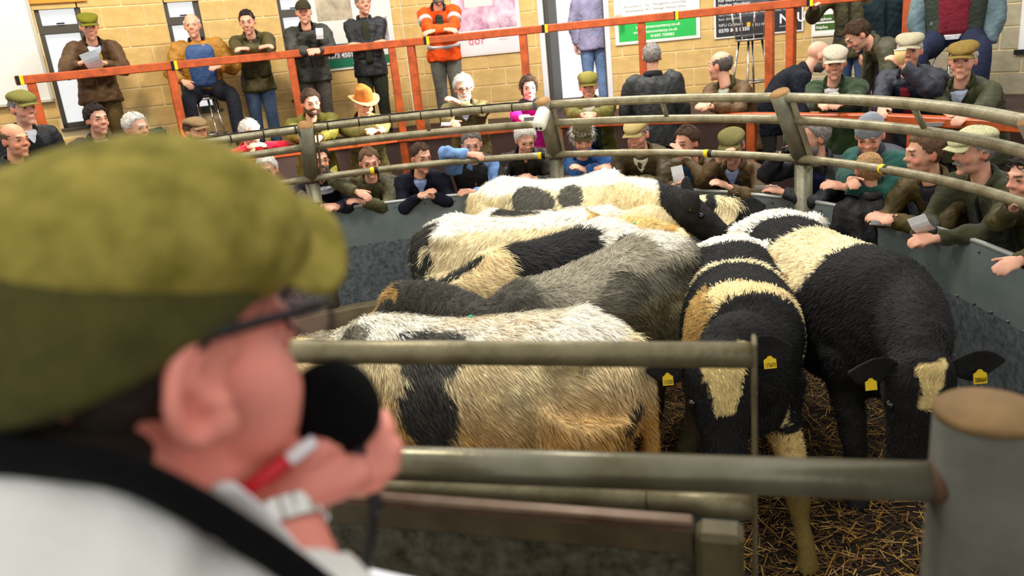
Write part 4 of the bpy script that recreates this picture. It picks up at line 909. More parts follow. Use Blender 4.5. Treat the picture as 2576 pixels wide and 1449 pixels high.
person('person in a black gilet resting face on a pale blue sleeve', (1187, 362), r=3.3, az=0, pitch=16, jac=(122, 160, 214), jk='wool', hair=('crop', 'dgrey'), vest=((38, 36, 34), .96), poles=((1, .55, .2), None), hands=((1180, 388, 3.08), (1190, 482)), shirt=[('zip', (150, 106, 66), .03, .03, .1, .6)], collar=(40, 40, 44), **R1)
person('person in a dark waxed jacket looking down beside the middle post', (1322, 350), r=3.3, az=-10, pitch=26, jac=(38, 34, 28), hair=('full', 'white'), collar=(26, 26, 30), hands=((1302, 450), (1345, 450)), **R1)
person('person in an olive brimmed hat and blue checked jacket', (1466, 350), r=3.3, az=-4, pitch=18, jac=(34, 78, 132), jk='fleece', hair=('long', 'white'), cap=('bucket', (86, 80, 54), .022), hands=((1502, 424), (1474, 430)), shirt=[('check_stripe', (20, 26, 38), .8, .8, .40, .46), ('check_stripe', (20, 26, 38), .8, .8, .62, .68), ('check_stripe', (20, 26, 38), .10, .10, .2, .9)], **R1)
person('person in a tan flat cap and brown green coat looking left', (1604, 338), r=3.32, az=24, pitch=14, build=1.12, jac=(78, 66, 38), hair=('ring', 'grey'), cap=('flat', (186, 166, 112)), hands=((1572, 455), (1598, 457)), shirt=[('shirt', (220, 214, 190), .1, .3,   .76, .99)], collar=(70, 60, 34), **R1)
person('person in a brown coat resting one cheek on a hand', (1728, 358), r=3.32, az=38, pitch=10, jac=(86, 68, 36), hair=('full', 'brown'), hands=((1697, 466), (1722, 392, 3.16)), shirt=[('shirt', (30, 64, 96), .2, .4, .78, .95)], curl=.3, **R1)
person('person in an olive flat cap and glasses with a hand to the mouth', (1842, 366), r=3.32, az=12, pitch=14, jac=(94, 74, 44), hair=('ring', 'grey'), cap=('flat', (124, 118, 74)), glasses='on', hands=((1812, 398, 3.14), (1832, 470)), shirt=[('jumper', (34, 38, 54), .22, .3, .2, .85), ('shirt', (150, 164, 200), .08, .2,  .76, .99)], **R1)
person('person in a black quilted coat raising a small camera', (2046, 345), r=3.34, az=58, pitch=4, body=40, jac=(34, 36, 40), hair=('full', 'grey'), beard=('grey', 'full'), hands=((1968, 386, 3.2), (1966, 482)), shirt=[('fleece', (28, 34, 70), .4, .5, .1, .9)], **R1)
person('person in a grey beanie and quilted gilet looking down', (2188, 340), r=3.4, az=8, pitch=26, build=1.08, jac=(34, 84, 74), jk='fleece', hair=None, brow='dark', cap=('beanie', (128, 134, 140)), vest=((62, 66, 74), .97), hands=((2140, 458), (2122, 470)), collar=(60, 64, 72), **R1)
person('child in a black jacket turned towards the grey beanie', (2186, 432), r=3.26, hsc=1.22, az=165, body=170, pitch=10, lean=.05, s=.86, jac=(28, 28, 30), hair=('crop', 'blond'), hands=('down', 'down'), floor=0.0)
person('bareheaded person in an olive brown coat folding hands over the ring wall', (2326, 385), r=3.34, az=62, pitch=6, body=38, jac=(88, 74, 36), hair=('full', 'lbrown'), hands=((2222, 548), (2240, 552)), hr=3.04, shirt=[('shirt', (44, 44, 50), .16, .3,  .76, .99)], **R1)
person('person in a pale tweed cap and dark green fleece holding a card', (2452, 380), r=3.36, az=58, pitch=6, body=42, build=1.06, jac=(62, 64, 42), jk='fleece', hair=('full', 'grey'), cap=('flat', (196, 192, 150)), beard=('grey', 'moustache'), hands=((2318, 588), (2352, 600)), hr=3.02, shirt=[('zip', (30, 32, 24), .03, .03, .1, .9)], **R1)
person('person with sunglasses pushed up on the head at the right edge', (2590, 446), r=3.34, az=48, pitch=8, body=40, jac=(72, 68, 36), hair=('full', 'dark'), glasses='up', hands=((2552, 520, 3.12), (2548, 668, 3.0)), **R1)
# ---- second row, leaning on the orange step rail
R2 = dict(railr=4.02, railz=1.53, floor=.45)
person('person in an olive cap and navy waxed coat by the whiteboard', (58, 272), depth=6.5, az=-28, pitch=6, lean=.1, jac=(28, 30, 36), hair=('ring', 'grey'), cap=('flat', (124, 120, 66)), shirt=[('jumper', (24, 26, 28), .25, .35, .3, .9), ('shirt', (196, 200, 206), .12, .3,  .76, .99)], floor=.45, hands=('down', 'down'))
person('person in black lowest in the left corner below the whiteboard', (38, 352), depth=6.2, az=-35, pitch=8, lean=.1, jac=(24, 24, 26), hair=('ring', 'lbrown'), floor=.2, hands=('down', 'down'), skin=(226, 158, 124))
person('person in a dark coat and pale shirt below the gallery reader', (244, 300), depth=7.0, az=-25, pitch=6, lean=.08, jac=(34, 34, 36), hair=('full', 'dark'), shirt=[('shirt', (214, 204, 180), .12, .3,   .76, .99)], floor=.45, hands=('down', 'down'))
person('person in a grey top in front of the green plastic chair', (342, 322), depth=7.0, az=-40, pitch=8, lean=.1, jac=(60, 60, 60), hair=('full', 'white'), floor=.45, hands=('down', 'down'))
person('person in a brown flat cap below the person in the tan jacket', (492, 330), r=4.5, az=-35, pitch=4, jac=(36, 34, 30), hair=('full', 'brown'), cap=('flat', (140, 116, 84)), **R2)
person('person in a bright red jumper', (630, 334), r=4.5, az=-38, pitch=8, jac=(204, 22, 50), jk='fleece', hair=('full', 'white'), shirt=[('shirt', (236, 220, 210), .05, .2, .86, .95)], **R2)
person('person in a mossy green coat behind the left ring post', (782, 258), r=4.5, az=-14, pitch=14, build=1.1, jac=(112, 106, 34), hair=('full', 'brown'), beard=('brown', 'full'), collar=(96, 92, 34), hands=((760, 350), (800, 352)), **R2)
person('person in a brown leather hat and pale green waxed coat', (916, 262), r=4.5, az=-22, pitch=18, build=1.1, jac=(124, 116, 66), hair=('ring', 'white'), cap=('brim', (176, 104, 44), .062, (206, 160, 110)), collar=(60, 40, 26), hands=((962, 328), (940, 330)), shirt=[('shirt', (150, 166, 214), .08, .2,  .76, .99)], trou=(150, 142, 134), **R2)
person('person in glasses and an olive coat with a hand at the chin', (1166, 222), r=4.5, az=-2, pitch=10, build=1.1, jac=(112, 102, 62), hair=('thick', 'white'), beard=('white', 'full'), glasses='on', hands=((1140, 312), (1152, 256, 4.15)), collar=(60, 54, 32), shirt=[('shirt', (196, 204, 224), .08, .22,  .76, .99)], **R2)
person('person in a magenta jacket and black scarf writing notes', (1330, 222), r=4.5, az=-8, pitch=6, s=.94, build=.88, jac=(214, 30, 150), jk='wool', hair=('long', 'brown'), scarf=(34, 36, 38), hands=((1312, 298), (1345, 300)), trou=(190, 24, 130), skin=(234, 190, 168), **R2)
person('person in a green cap and olive coat before the bright doorway', (1480, 216), r=4.5, az=0, pitch=10, build=1.12, jac=(106, 102, 42), hair=('ring', 'grey'), cap=('flat', (116, 108, 52)), hands=((1472, 292), (1492, 290)), collar=(84, 88, 34), shirt=[('waistcoat', (40, 62, 54), .42, .46, .05, .9), ('jumper', (24, 30, 48), .24, .26, .05, .9), ('shirt', (226, 214, 196), .1, .3,  .78, .99)], trou=(66, 68, 44), **R2)
person('person in a black jacket standing with back turned below the green poster', (1640, 142), r=4.6, az=178, body=178, pitch=-2, lean=.02, build=1.08, jac=(46, 48, 48), hair=('crop', 'grey'), hands=('down', 'down'), collar=(40, 42, 42), floor=.45)
person('person in a brown quilted jacket turned away and holding a phone', (1812, 165), r=4.5, az=118, pitch=4, body=40, jac=(98, 74, 44), hair=('ring', 'dgrey'), hands=((1768, 266), (1790, 268)), collar=(70, 66, 36), shirt=[('shirt', (196, 200, 180), .1, .22,   .76, .99)], **R2)
person('person in a navy top and glasses bending behind the green fleece', (2058, 140), r=5.1, az=-115, pitch=30, body=-95, lean=.35, build=1.05, jac=(24, 27, 36), jk='wool', hair=None, brow='dgrey', beard=('dgrey', 'full'), glasses='on', hands=('down', 'down'), floor=.45)
person('person in a pale cap and green fleece holding a cup', (2100, 158), r=4.5, az=0, pitch=10, build=1.1, jac=(46, 66, 36), jk='fleece', hair=('ring', 'white'), cap=('flat', (190, 180, 158)), hands=((2070, 272), (2112, 262)), shirt=[('jumper', (40, 40, 38), .14, .2, .4, .92), ('shirt', (206, 196, 196), .06, .16,  .78, .99)], **R2)
person('person in an olive coat stooping to the left', (2158, 88), r=5.3, az=72, pitch=42, body=70, lean=.42, jac=(76, 74, 54), hair=('full', 'brown'), hands=('down', 'down'), floor=.6)
person('person in a grey cap and navy jacket drinking from a cup', (2288, 128), r=4.5, az=5, pitch=4, build=1.12, jac=(46, 50, 60), hair=('ring', 'white'), cap=('flat', (176, 166, 140)), hands=((2212, 292), (2272, 166, 4.22)), shirt=[('fleece', (22, 34, 44), .44, .5, .02, .92), ('jumper', (122, 30, 48), .14, .2, .25, .92)], **R2)
person('person in a tan brown cap and dark green coat at the upper right', (2422, 152), r=4.5, az=8, pitch=4, build=1.16, jac=(58, 60, 34), hair=('ring', 'white'), cap=('flat', (134, 110, 56)), hands=((2392, 300), (2424, 300)), collar=(54, 60, 36), shirt=[('shirt', (180, 190, 206), .06, .2,  .78, .99)], **R2)
# ---- upper gallery
R3 = dict(railr=5.86, railz=2.45, floor=1.3, vox=.00988)
person('person in a green cap and brown waxed coat reading on the gallery', (224, 66), r=6.12, az=-5, pitch=14, build=1.1, jac=(82, 58, 32), hair=('ring', 'grey'), cap=('flat', (116, 116, 38)), hands=((204, 158, 5.92), (262, 158, 5.92)), collar=(50, 44, 28), shirt=[('jumper', (190, 160, 84), .2, .3, .3, .92), ('shirt', (206, 214, 226), .1, .24,   .76, .99)], trou=(92, 76, 42), boots=True, **R3)
person('person in an open tan jacket and blue waistcoat seated on a stool', (484, 64), r=6.25, az=8, pitch=6, body=-5, lean=.08, build=1.2, jac=(168, 118, 40), hair=('ring', 'white'), vest=((54, 84, 132), .66), hands=((462, 205, 6.05), (552, 168, 6.05)), trou=(32, 34, 42), boots=(84, 78, 40), sit=1.5, collar=(34, 30, 28), **{k: v for k, v in R3.items() if k != 'floor'})
person('person in an olive jacket and jeans folding arms on the gallery rail', (622, 54), r=6.1, az=8, pitch=16, jac=(76, 70, 34), hair=('crop', 'dark'), hands=('crossrail', 'crossrail'), vest=((58, 56, 32), .9), trou=(74, 92, 120), boots=True, **R3)
person('person in a dark cap and grey jacket crossing wrists on the gallery', (764, 30), r=6.1, az=2, pitch=6, build=1.12, jac=(60, 60, 54), hair=('ring', 'white'), cap=('baseball', (62, 58, 40)), hands=((778, 128, 5.8), (800, 128, 5.8)), collar=(34, 36, 36), trou=(84, 78, 70), boots=True, **R3)
person('person in a black jacket folding arms by the farm poster', (914, 8), r=6.35, az=-18, pitch=4, lean=.02, build=1.05, jac=(34, 36, 40), hair=('full', 'grey'), hands=('cross', 'cross'), trou=(44, 48, 36), boots=True, shirt=[('jumper', (44, 46, 32), .2, .2, .0, .9)], **R3)
person('person in an orange hi-vis coat folding arms on the gallery', (1100, -18), r=6.2, az=-8, pitch=10, build=1.1, jac=(238, 84, 26), jk='wool', hair=('full', 'brown'), beard=('dgrey', 'full'), hands=('crossrail', 'crossrail'), collar=(60, 52, 46), stripes=True, shirt=[('scarf', (50, 62, 50), .16, .26, .6, .94)], trou=(110, 112, 104), boots=True, **R3)
dm = at_plane(1482, -46, wm.p0 - wm.n * .35, wm.n)
person('person in a lilac jumper and jeans walking out of the bright doorway', (1482, -46), world_h=dm, r=6, az=172, body=172, pitch=0, lean=.02, jac=(150, 146, 176), jk='wool', hair=('full', 'brown'), hands=('down', (1560, 40, .3)), trou=(116, 142, 184), floor=1.3, vox=.00988)
person('person in an olive coat holding the gallery rail at upper right', (2140, -70), r=6.25, az=10, pitch=10, lean=.12, build=1.1, jac=(74, 70, 46), hair=('full', 'brown'), hands=((2050, 16, 5.92), 'down'), trou=(86, 114, 156), **R3)
person('person in a dark teal jacket standing behind the gallery rail', (2246, -72), r=6.3, az=-10, pitch=8, lean=.08, build=1.12, jac=(28, 44, 50), jk='wool', hair=('full', 'grey'), hands=('down', 'down'), trou=(40, 44, 54), **R3)
person('person in a burgundy jumper and green gilet seated at upper right', (2412, -118), r=5.75, az=5, pitch=8, body=5, lean=.05, build=1.25, jac=(108, 128, 134), jk='wool', hair=('full', 'grey'), vest=((54, 62, 52), .98), shirt=[('jumper', (122, 36, 50), .5, .5, .06, .92), ('shirt_tail', (226, 226, 230), .22, .3, .0, .07)], hands=('down', 'down'), trou=(34, 40, 62), boots=(60, 44, 34), sit=1.3, **{k: v for k, v in R3.items() if k != 'floor'})
# ------------------------------------------------------------------ auctioneer in the foreground
AU = thing('person', 'person in a green tweed cap and cream coat holding a microphone, seen from behind', 'person')
AS = 1.13; th = math.radians(53)
afw = unit(V(math.cos(th), math.sin(th), -.1)); RA = rotm(afw); ear0 = at_depth(520, 968, .56)
AH = ear0 - RA @ V(.082, -.008, -.008) * AS
HA = lambda p: np.asarray(p) * AS @ RA.T + AH
parts = []
for c, q in HEAD[:-2] + [((.04, .05, -.045), (.036, .04, .05)), ((-.04, .05, -.045), (.036, .04, .05))]:
    v, f = ellipsoid(c, q, 32, 22); parts.append((HA(v), f))
for sg in (1, -1):
    rim = [(V(sg * (.083 + .006 * math.cos(t)), -.010 - .0255 * math.cos(t) + .006 * math.sin(t), -.006 + .036 * math.sin(t))) for t in np.linspace(-.75 * math.pi, .95 * math.pi, 18)]
    parts.append(tube([HA(p) for p in rim], .0062 * AS, 8))
    v, f = ellipsoid((sg * .077, -.012, -.004), (.007, .023, .034), 20, 14); parts.append((HA(v), f))
    v, f = ellipsoid((sg * .084, -.001, -.036), (.008, .012, .012), 16, 12); parts.append((HA(v), f))
    parts.append(tube([HA((sg * .084, .006, -.022)), HA((sg * .086, -.012, -.018)), HA((sg * .087, -.02, .0)), HA((sg * .086, -.012, .016))], .005 * AS, 8))
AN = HA((0, -.048, -.125))
parts.append(tube([HA((0, -.03, -.03)), HA((0, -.042, -.11)), AN - V(0, 0, .06)], [.060 * AS, .058 * AS, .060 * AS], 24))
v, f = ellipsoid((0, .03, -.09), (.058, .062, .035), 24, 16); parts.append((HA(v), f))
parts.append(tube([AN - V(0, 0, .02), AN - V(0, 0, .25)], [.06, .06], 12))
ash = AN + RA @ V(.2, -.02, -.16); ael = at_depth(840, 1760, .60); awr = at_depth(688, 1262, .665)
parts.append(tube([AN - V(0, 0, .1), ash, ael, awr * .6 + ael * .4, awr], [.05, .045, .04, .038, .031], 16))
hfd = unit(at_depth(930, 1128, .70) - awr)
AD = lambda *p: at_depth(*p)
parts.append(tube(catmull([awr - hfd * .02, awr + hfd * .015, AD(775, 1205, .675), AD(850, 1178, .69), AD(895, 1162, .70)], 3), [(r_, q_) for r_, q_ in zip(np.interp(np.linspace(0, 1, 13), [0, .3, .7, 1], [.028, .033, .04, .032]), np.interp(np.linspace(0, 1, 13), [0, .3, .7, 1], [.024, .024, .023, .016]))], 14, up=V(0, 0, 1)))
for k, fp in enumerate((((868, 1140, .70), (930, 1118, .70), (968, 1082, .702), (955, 1040, .72)), ((880, 1165, .70), (945, 1152, .698), (990, 1128, .702), (968, 1100, .73)), ((872, 1195, .698), (938, 1190, .694), (982, 1172, .70), (958, 1150, .73)), ((850, 1222, .695), (908, 1224, .69), (950, 1212, .697), (930, 1196, .725)))):
    parts.append(tube(catmull([AD(*p) for p in fp], 4), np.interp(np.linspace(0, 1, 13), [0, .5, 1], [.0115, .0105, .0085]) * (.86 if k == 3 else 1), 10))
parts.append(tube(catmull([AD(735, 1200, .66), AD(775, 1150, .655), AD(815, 1122, .66), AD(858, 1118, .672)], 4), np.interp(np.linspace(0, 1, 13), [0, .5, 1], [.016, .0135, .0095]), 10))
me = remesh(join(*parts), .0046, 'body', 1); v = mverts(me); q = (v - AH) @ RA / AS
sk = np.array(lin((222, 126, 94))); c = np.tile(sk, (len(v), 1)) * (1 + .07 * Noise(30, 3)(v))[:, None]
eq = np.abs(q[:, 0]) > .072; m = eq & (np.abs(q[:, 1] + .01) < .045) & (np.abs(q[:, 2]) < .06); c[m] *= np.array([1.08, .82, .8])
m = (q[:, 2] < -.03) & (q[:, 1] > 0) & (q[:, 2] > -.15); c[m] *= np.array([.88, .82, .82])
m = np.linalg.norm(v - awr, axis=1) < .2; c[m] = np.array(lin((230, 142, 124))) * (1 + .1 * Noise(60, 4)(v[m]))[:, None]
set_col(me, np.clip(c, 0, 1)); obj('body', me, AU, M_skin)
hair_shell('crop', RA, AH, (44, 34, 24), 5, AU, AS * 1.005)
v, f = ellipsoid((0, -.05, -.045), (.062, .055, .05), 24, 16); add('nape_hair', (HA(v), f), mat('hair_44_34_24', (44, 34, 24)), AU)
# tweed cap
M_tw = mat('cap_tweed', (112, 104, 40), .95, 0, rgb2=(168, 152, 74), vscale=30, bump=.5, bscale=240, spec=.08)
v, f = ellipsoid((0, 0, 0), (1, 1, 1), 48, 32); w = v.copy(); zz = v[:, 2]
w[:, 2] = np.where(zz > 0, zz * .066, zz * .07); w[:, 0] *= .108; w[:, 1] *= np.where(v[:, 1] > 0, .120, .125)
fr = np.clip(w[:, 1] / .120, 0, 1); w[:, 2] -= fr**1.5 * .012; w[:, 2] = np.where(zz > 0, w[:, 2] + .012 * (1 - np.abs(v[:, 0])) * fr, w[:, 2])
w[:, 2] += .005 * Noise(16, 8)(w); w += V(0, .004, .078)
cap_o = add('flat_cap', (HA(w), f), M_tw, AU)
a = np.linspace(0, 2 * math.pi, 40, endpoint=False)
add('cap_band', loft([HA(np.stack([.086 * k * np.cos(a), .107 * k * np.sin(a) - .01, np.full(40, z_) + .036 * np.sin(a) * (z_ < .05)], 1)) for k, z_ in ((1.0, .018), (1.08, .026), (1.14, .06), (1.0, .1))]), mat('cap_band_tweed', (74, 70, 24), .95, 0, .25, 40, .4, 240), cap_o)
pv, pf = ellipsoid((0, 0, 0), (.088, .066, .009), 40, 12); pv[:, 2] -= (pv[:, 1] + .03) * .1 + pv[:, 0]**2 * 8.0; add('peak', (HA(pv + V(0, .088, .094)), pf), M_tw, cap_o)
for k in range(7):   # faint over-check lines woven into the crown
    pass
# spectacles
g = []; gm = mat('spectacle_frame_near', (26, 18, 18), .35)
GL = thing('spectacles', 'dark framed spectacles worn under the nearest tweed cap', 'spectacles')
add('temple_arm', tube(catmull([HA(p) for p in ((.064, .112, .022), (.082, .08, .022), (.0885, .02, .024), (.089, -.012, .022), (.088, -.03, .0), (.086, -.034, -.022))], 5), [(.0022, .0045)] * 26, 8, up=V(0, 0, 1)), gm, GL)
add('temple_arm', tube(catmull([HA(p) for p in ((-.064, .112, .022), (-.084, .08, .022), (-.0885, .02, .02), (-.088, -.03, .0))], 5), [(.0022, .0045)] * 16, 8, up=V(0, 0, 1)), gm, GL)
for sg in (1, -1):
    an = np.linspace(0, 2 * math.pi, 25); rimp = [HA((sg * .035 + .029 * math.cos(t), .118 - .006 * abs(math.cos(t)), .006 + .022 * math.sin(t))) for t in an]
    lr = add('lens_rim', tube(rimp, .0022, 6), gm, GL)
    add('lens', (np.array(rimp[:-1]), [list(range(24))]), mat('lens_glass', (200, 190, 190), .05, alpha=.28, spec=.8), lr)
add('bridge', tube([HA((-.008, .122, .014)), HA((.008, .122, .014))], .0022, 6), gm, GL)
# black collar and cream coat
M_fl = mat('black_fleece', (10, 10, 11), .95, 0, .2, 60, .4, 200, spec=.1)
cb_ = catmull([at_depth(*p) for p in ((-260, 1160, .53), (-60, 1152, .505), (130, 1160, .49), (300, 1186, .485), (450, 1250, .495), (600, 1338, .53), (740, 1432, .57), (880, 1540, .61))], 4)
co = thing_dummy = None
coat = []
rgs = []
for dz, hw_, hd2, fo in ((.05, .085, .095, -.02), (.02, .14, .125, -.03), (-.03, .2, .14, -.03), (-.15, .245, .14, -.02), (-.3, .25, .15, -.02), (-.6, .24, .16, -.02)):
    rgs.append(section(AN + V(0, 0, dz - .012) + afw * fo, RA[:, 0] * V(1, 1, 0), unit(afw * V(1, 1, 0)), hw_, hd2, hd2, 32, 2.2))
coat.append(loft(rgs))
cuff = awr + unit(ael - awr) * .055
coat.append(tube(catmull([AN + RA @ V(.1, -.02, -.12), ash, ash * .5 + ael * .5, ael, ael * .5 + cuff * .5, cuff], 4), np.interp(np.linspace(0, 1, 21), [0, .3, .6, .8, 1], [.08, .085, .072, .062, .05]), 20))
rowsF = []
for dy, dd in ((-6, .012), (60, -.004), (160, -.02), (320, -.045), (600, -.08)):
    rowsF.append([at_depth(x - dy * .12, y + dy, d_ + dd) for x, y, d_ in ((-260, 1160, .53), (-60, 1152, .505), (130, 1160, .49), (300, 1186, .485), (450, 1250, .495), (600, 1338, .53), (740, 1432, .57))])
rowsB = [[p + unit(p - O) * .05 for p in r_] for r_ in rowsF]
coat.append(loft([np.array(a_ + b_[::-1]) for a_, b_ in zip(rowsF, rowsB)]))
cme = remesh(join(*coat), .009, 'coat', 4); v = mverts(cme); set_verts(cme, v + mnormals(cme) * (.005 * Noise(22, 31)(v) + .003 * Noise(50, 32)(v))[:, None])
jo = obj('coat', cme, AU, mat('cream_coat', (222, 220, 212), .8, 0, .06, 8, .2, 120))
add('collar', tube(cb_, [(.011, .017)] * len(cb_), 12, up=V(.1, -.5, .8)), M_fl, jo)
add('shirt_collar', tube(catmull([at_depth(*p) for p in ((560, 1225, .56), (640, 1290, .585), (720, 1380, .61), (760, 1460, .62))], 4), [(.005, .012)] * 13, 10, up=V(.1, -.5, .8)), mat('white_shirt', (232, 228, 226), .8), AU)
# standing on the rostrum
struct(add('floor_rostrum', bevbox((0, -.45, .275), (3.6, 2.3, .55)), M_brown, smooth=False))
aw = AN - V(0, 0, .55) - afw * V(1, 1, 0) * .03; tp = []
for sg in (1, -1):
    hp_ = aw + RA[:, 0] * V(1, 1, 0) * .09 * sg; ft = V(hp_[0], hp_[1], .63)
    tp.append(tube([hp_ + V(0, 0, .08), hp_ * .5 + ft * .5, ft], [.105, .085, .065], 14))
    add('boot', join(tube([ft + V(0, 0, .03), ft + V(0, 0, -.06)], [.06, .055], 12), tube([ft + V(0, 0, -.045) - afw * .05, ft + V(0, 0, -.045) + afw * V(1, 1, 0) * .1, ft + V(0, 0, -.055) + afw * V(1, 1, 0) * .2], [(.045, .033), (.05, .033), (.03, .02)], 12)), mat('boot_40_32_26', (40, 32, 26), .45), AU)
add('trousers', join(*tp), cloth((60, 56, 50)), AU)
# watch
WT = thing('wrist_watch', 'steel bracelet watch on the wrist below the microphone', 'watch')
wa = unit(ael - awr); wc = awr + wa * .018; _, wf = frames([wc, wc + wa])
M_steel = mat('watch_steel', (206, 204, 196), .25, .9, .15, 90)
for k, t in enumerate(np.linspace(0, 2 * math.pi, 22, endpoint=False)):
    rad_ = wf[0][1] * math.cos(t) + wf[0][2] * math.sin(t); tn = -wf[0][1] * math.sin(t) + wf[0][2] * math.cos(t)
    add('bracelet_link', bevbox(wc + rad_ * .0375, (.0112, .005, .021), .0015, np.stack([tn, rad_, wa], 1)), M_steel, WT, False)
rad_ = unit(V(-.5, -.6, .6)); rad_ = unit(rad_ - wa * np.dot(rad_, wa)); tn = np.cross(wa, rad_)
cs = add('watch_case', tube([wc + rad_ * .034, wc + rad_ * .045, wc + rad_ * .047], [.019, .019, .016], 24), M_steel, WT); add('watch_face', tube([wc + rad_ * .0465, wc + rad_ * .048], [.0155, .0155], 24), mat('watch_dial', (214, 190, 110), .3), cs)
# microphone
MC = thing('microphone', 'black foam covered microphone held up in the foreground', 'microphone')
mb = at_depth(840, 1016, .685); me_ = at_depth(926, 1222, .695); mx = unit(me_ - mb)
v, f = ellipsoid((0, 0, 0), (.0385,) * 3, 40, 28); v = v * (1 + .012 * Noise(60, 9)(v * 20))[:, None]; v = v + mx * (.006 * (v @ mx > 0))[:, None]
add('foam_windshield', (v + mb, f), mat('black_foam', (9, 10, 11), .95, 0, .2, 90, .8, 300, spec=.1), MC)
add('handle', tube([mb + mx * .02, me_ - mx * .012], [.014, .0105], 20), mat('mic_body', (30, 30, 32), .45), MC)
add('connector', tube([me_ - mx * .012, me_ + mx * .006], [.0105, .0105], 20), mat('brass', (200, 170, 120), .3, .9), MC)
add('cable', tube(catmull([me_ + mx * .004, me_ + mx * .02, at_depth(938, 1290, .70), at_depth(932, 1360, .71), at_depth(912, 1450, .72), at_depth(880, 1560, .73)], 5), [.007] * 6 + [.0052] * 20, 10), M_black, MC)
# pen
PN = thing('marker_pen', 'red and white pen tucked in the hand below the microphone', 'pen')
pa, pb = at_depth(598, 1250, .61), at_depth(792, 1108, .638); pd = unit(pb - pa)
add('barrel', tube([pa + pd * .03, pb], [.0062, .0055], 14), mat('pen_white', (226, 220, 220), .35), PN)
add('cap', tube([pa - pd * .002, pa, pa + pd * .045], [.003, .0066, .0066], 14), mat('pen_red', (196, 18, 34), .35), PN)
# ring bound sheet on the desk
NB = thing('notebook', 'white ring bound sheet at the bottom edge beside the coat', 'notebook')
nz_ = at_depth(800, 1405, .86)[2]
q = [at_z(x, y, nz_) for x, y in ((796, 1398), (1110, 1470), (1180, 1640), (780, 1640))]
qq = np.array(q); add('page', (np.concatenate([qq, qq - V(0, 0, .012)]), [[3, 2, 1, 0], [4, 5, 6, 7], [0, 1, 5, 4], [1, 2, 6, 5], [2, 3, 7, 6], [3, 0, 4, 7]]), mat('page_white', (238, 240, 246), .7), NB, False)
for k in range(6):
    p = q[0] * (1 - k / 8) + q[3] * (k / 8) + V(.003, 0, .002); add('binding_ring', tube([p + V(.006 * math.cos(t), 0, .006 * math.sin(t)) for t in np.linspace(0, 6.28, 11)], .0016, 6), M_black, NB)
dc = (q[0] + q[2]) / 2
struct(add('desk', bevbox(V(dc[0] - .02, dc[1] - .03, (nz_ - .016 + .55) / 2), (.22, .1, nz_ - .016 - .55)), mat('desk_wood', (90, 70, 50), .6), smooth=False))

# ------------------------------------------------------------------ held things and furniture
paper('pale blue sheet held by the reader on the gallery', (232, 152), 5.78, .16, .2, (35, 0), rotd=18, col=(206, 220, 232))
paper('folded white sheet held by the person resting a cheek on one hand', (1708, 448), 3.02, .09, .2, (10, 0), rotd=10)
paper('open white catalogue below the small camera', (1928, 472), 3.05, .16, .1, (70, 0), rotd=4)
paper('white sheet under folded hands over the right ring wall', (2222, 562), 2.99, .15, .06, (60, 0), rotd=-12)
paper('folded white card held below the pale tweed cap', (2318, 566), 2.97, .1, .13, (30, 0), rotd=28)
paper('rolled white paper held by the person with hand at chin', (1122, 314), 4.0, .1, .06, (50, 0), rotd=-10)
paper('note pad in front of the magenta jacket', (1338, 302), 3.98, .16, .14, (65, 0), rotd=-5)
paper('white sheet tucked under hands below the dark green coat', (2345, 314), 3.98, .16, .07, (70, 0), rotd=-8)
paper('small white card tucked in the grey jacket on the gallery', (804, 84), 5.93, .08, .12, (0, 0), rotd=-4)
cup('cream paper cup raised to the lips in front of the grey cap', (2264, 142), 4.2, (232, 196, 130), 1.05)
cup('white paper cup held in front of the green fleece', (2096, 250), 4.05, (226, 210, 180), 1.0)
ph = at_cyl(1774, 258, 4.0); tag(add('mobile_phone', bevbox(ph, (.075, .012, .1), .004), mat('phone_silver', (170, 172, 176), .3, .5), None, False), 'silver mobile phone held beside the brown quilted jacket', 'phone')
CMm = thing('compact_camera', 'small dark camera held up beside the right ring post', 'camera'); c = at_cyl(1982, 378, 3.16)
add('camera_body', bevbox(c, (.09, .035, .06), .006), mat('camera_black', (40, 42, 50), .4, .3), CMm, False); add('camera_lens', tube([c, c + V(-.02, -.03, 0)], [.02, .018], 16), M_black, CMm)
pn = at_cyl(1972, 358, 3.16); tag(add('green_pen', tube([pn, pn + V(-.01, -.02, .06)], [.006, .003], 8), mat('pen_green', (40, 160, 90), .4)), 'small green pen sticking up above the small camera', 'pen')
M_chrome = mat('chrome', (210, 206, 196), .14, .95)
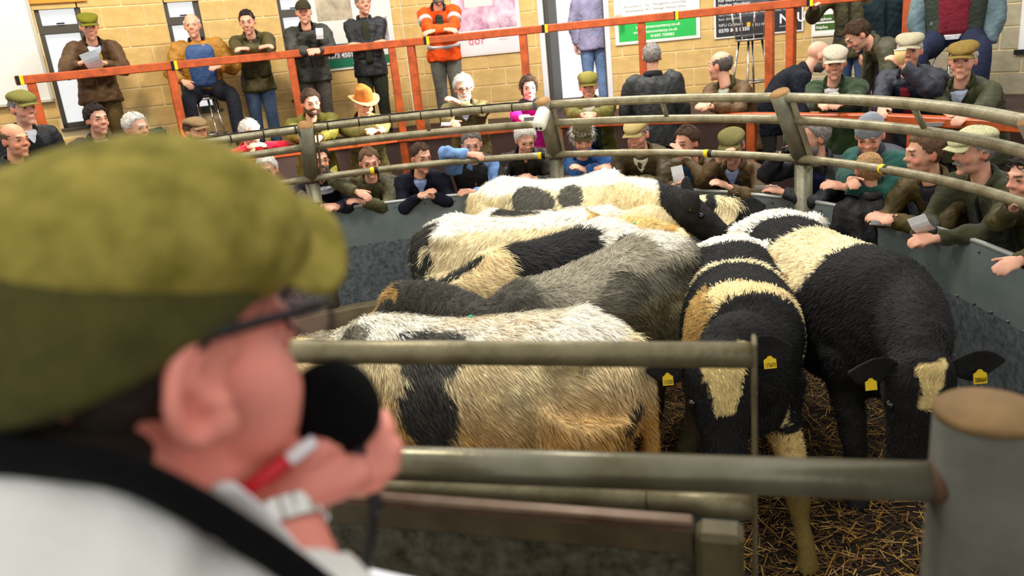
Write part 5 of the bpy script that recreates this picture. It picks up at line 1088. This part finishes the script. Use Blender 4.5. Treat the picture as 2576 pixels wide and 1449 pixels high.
def stool(base, label, sh=.78, r=.17, back=True, floor=1.3, yaw=0):
    t = thing('bar_stool', label, 'stool', 'bar stools'); b = V(base[0], base[1], floor)
    add('seat', tube([b + V(0, 0, sh - .02), b + V(0, 0, sh), b + V(0, 0, sh + .03), b + V(0, 0, sh + .035)], [r * .9, r, r, r * .9], 24), M_black, t)
    add('seat_ring', tube([b + V(math.cos(a) * r, math.sin(a) * r, sh - .012) for a in np.linspace(0, 6.283, 25)], .014, 8), M_chrome, t)
    for k in range(4):
        a = yaw + math.pi / 4 + k * math.pi / 2; e = V(math.cos(a), math.sin(a), 0)
        add('leg', tube([b + e * r * .75 + V(0, 0, sh - .02), b + e * r * 1.45], .0135, 10), M_chrome, t)
    add('foot_ring', tube([b + V(math.cos(a) * r * 1.2, math.sin(a) * r * 1.2, .3) for a in np.linspace(0, 6.283, 25)], .011, 8), M_chrome, t)
    if back:
        bk = []
        for a in np.linspace(yaw + .25 * math.pi, yaw + 1.25 * math.pi, 9): bk.append(b + V(math.cos(a) * r * 1.25, math.sin(a) * r * 1.25, sh + .33))
        add('back_hoop', tube(bk, .014, 8), M_chrome, t)
        for i in (1, 3, 5, 7): a = yaw + .25 * math.pi + i * math.pi / 8; add('back_rod', tube([b + V(math.cos(a) * r * .95, math.sin(a) * r * .95, sh), bk[i]], .0105, 8), M_chrome, t)
st = at_z(1885, 240, 1.3); stp = at_cyl(1888, 150, 6.55)
stool(stp, 'chrome bar stool with a spindle back below the dark insurance poster', .78, .17, True, 1.3, math.pi * .6)
p2 = at_cyl(500, 200, 6.4); stool(p2, 'black bar stool under the person in the tan jacket', .72, .17, False)
p3 = at_cyl(2410, 60, 5.95); stool(p3, 'bar stool under the person in the burgundy jumper', .72, .18, False)
# green plastic chair
GC = thing('plastic_chair', 'green moulded plastic chair with black legs on the gallery', 'chair'); gc = at_cyl(362, 300, 6.5); b = V(gc[0], gc[1], 1.3); cd = unit(V(CX, CY, 0) - V(b[0], b[1], 0)); cr = V(-cd[1], cd[0], 0)
M_gp = mat('green_plastic', (8, 96, 92), .4)
g = []
for z, dd, hw2 in ((.40, .2, .17), (.415, .05, .2), (.42, -.1, .19), (.46, -.19, .18), (.58, -.22, .17), (.72, -.25, .17), (.79, -.262, .15), (.80, -.264, .10)):
    row = [b + V(0, 0, z) + cd * (dd + .035 * abs(u)**2) + cr * hw2 * u for u in np.linspace(-1, 1, 9)]; row += [p - cd * .012 * (z > .45) - V(0, 0, .012) * (z <= .45) for p in row[::-1]]; g.append(np.array(row))
add('shell', loft(g), M_gp, GC)
for sx_ in (-1, 1):
    add('leg', tube([b + cr * .17 * sx_ + cd * .15 + V(0, 0, .4), b + cr * .2 * sx_ + cd * .2], .011, 8), M_black, GC); add('leg', tube([b + cr * .17 * sx_ - cd * .1 + V(0, 0, .42), b + cr * .2 * sx_ - cd * .22], .011, 8), M_black, GC)
# pigeon-grey boot of a further spectator at the right edge is left to the stool sitter
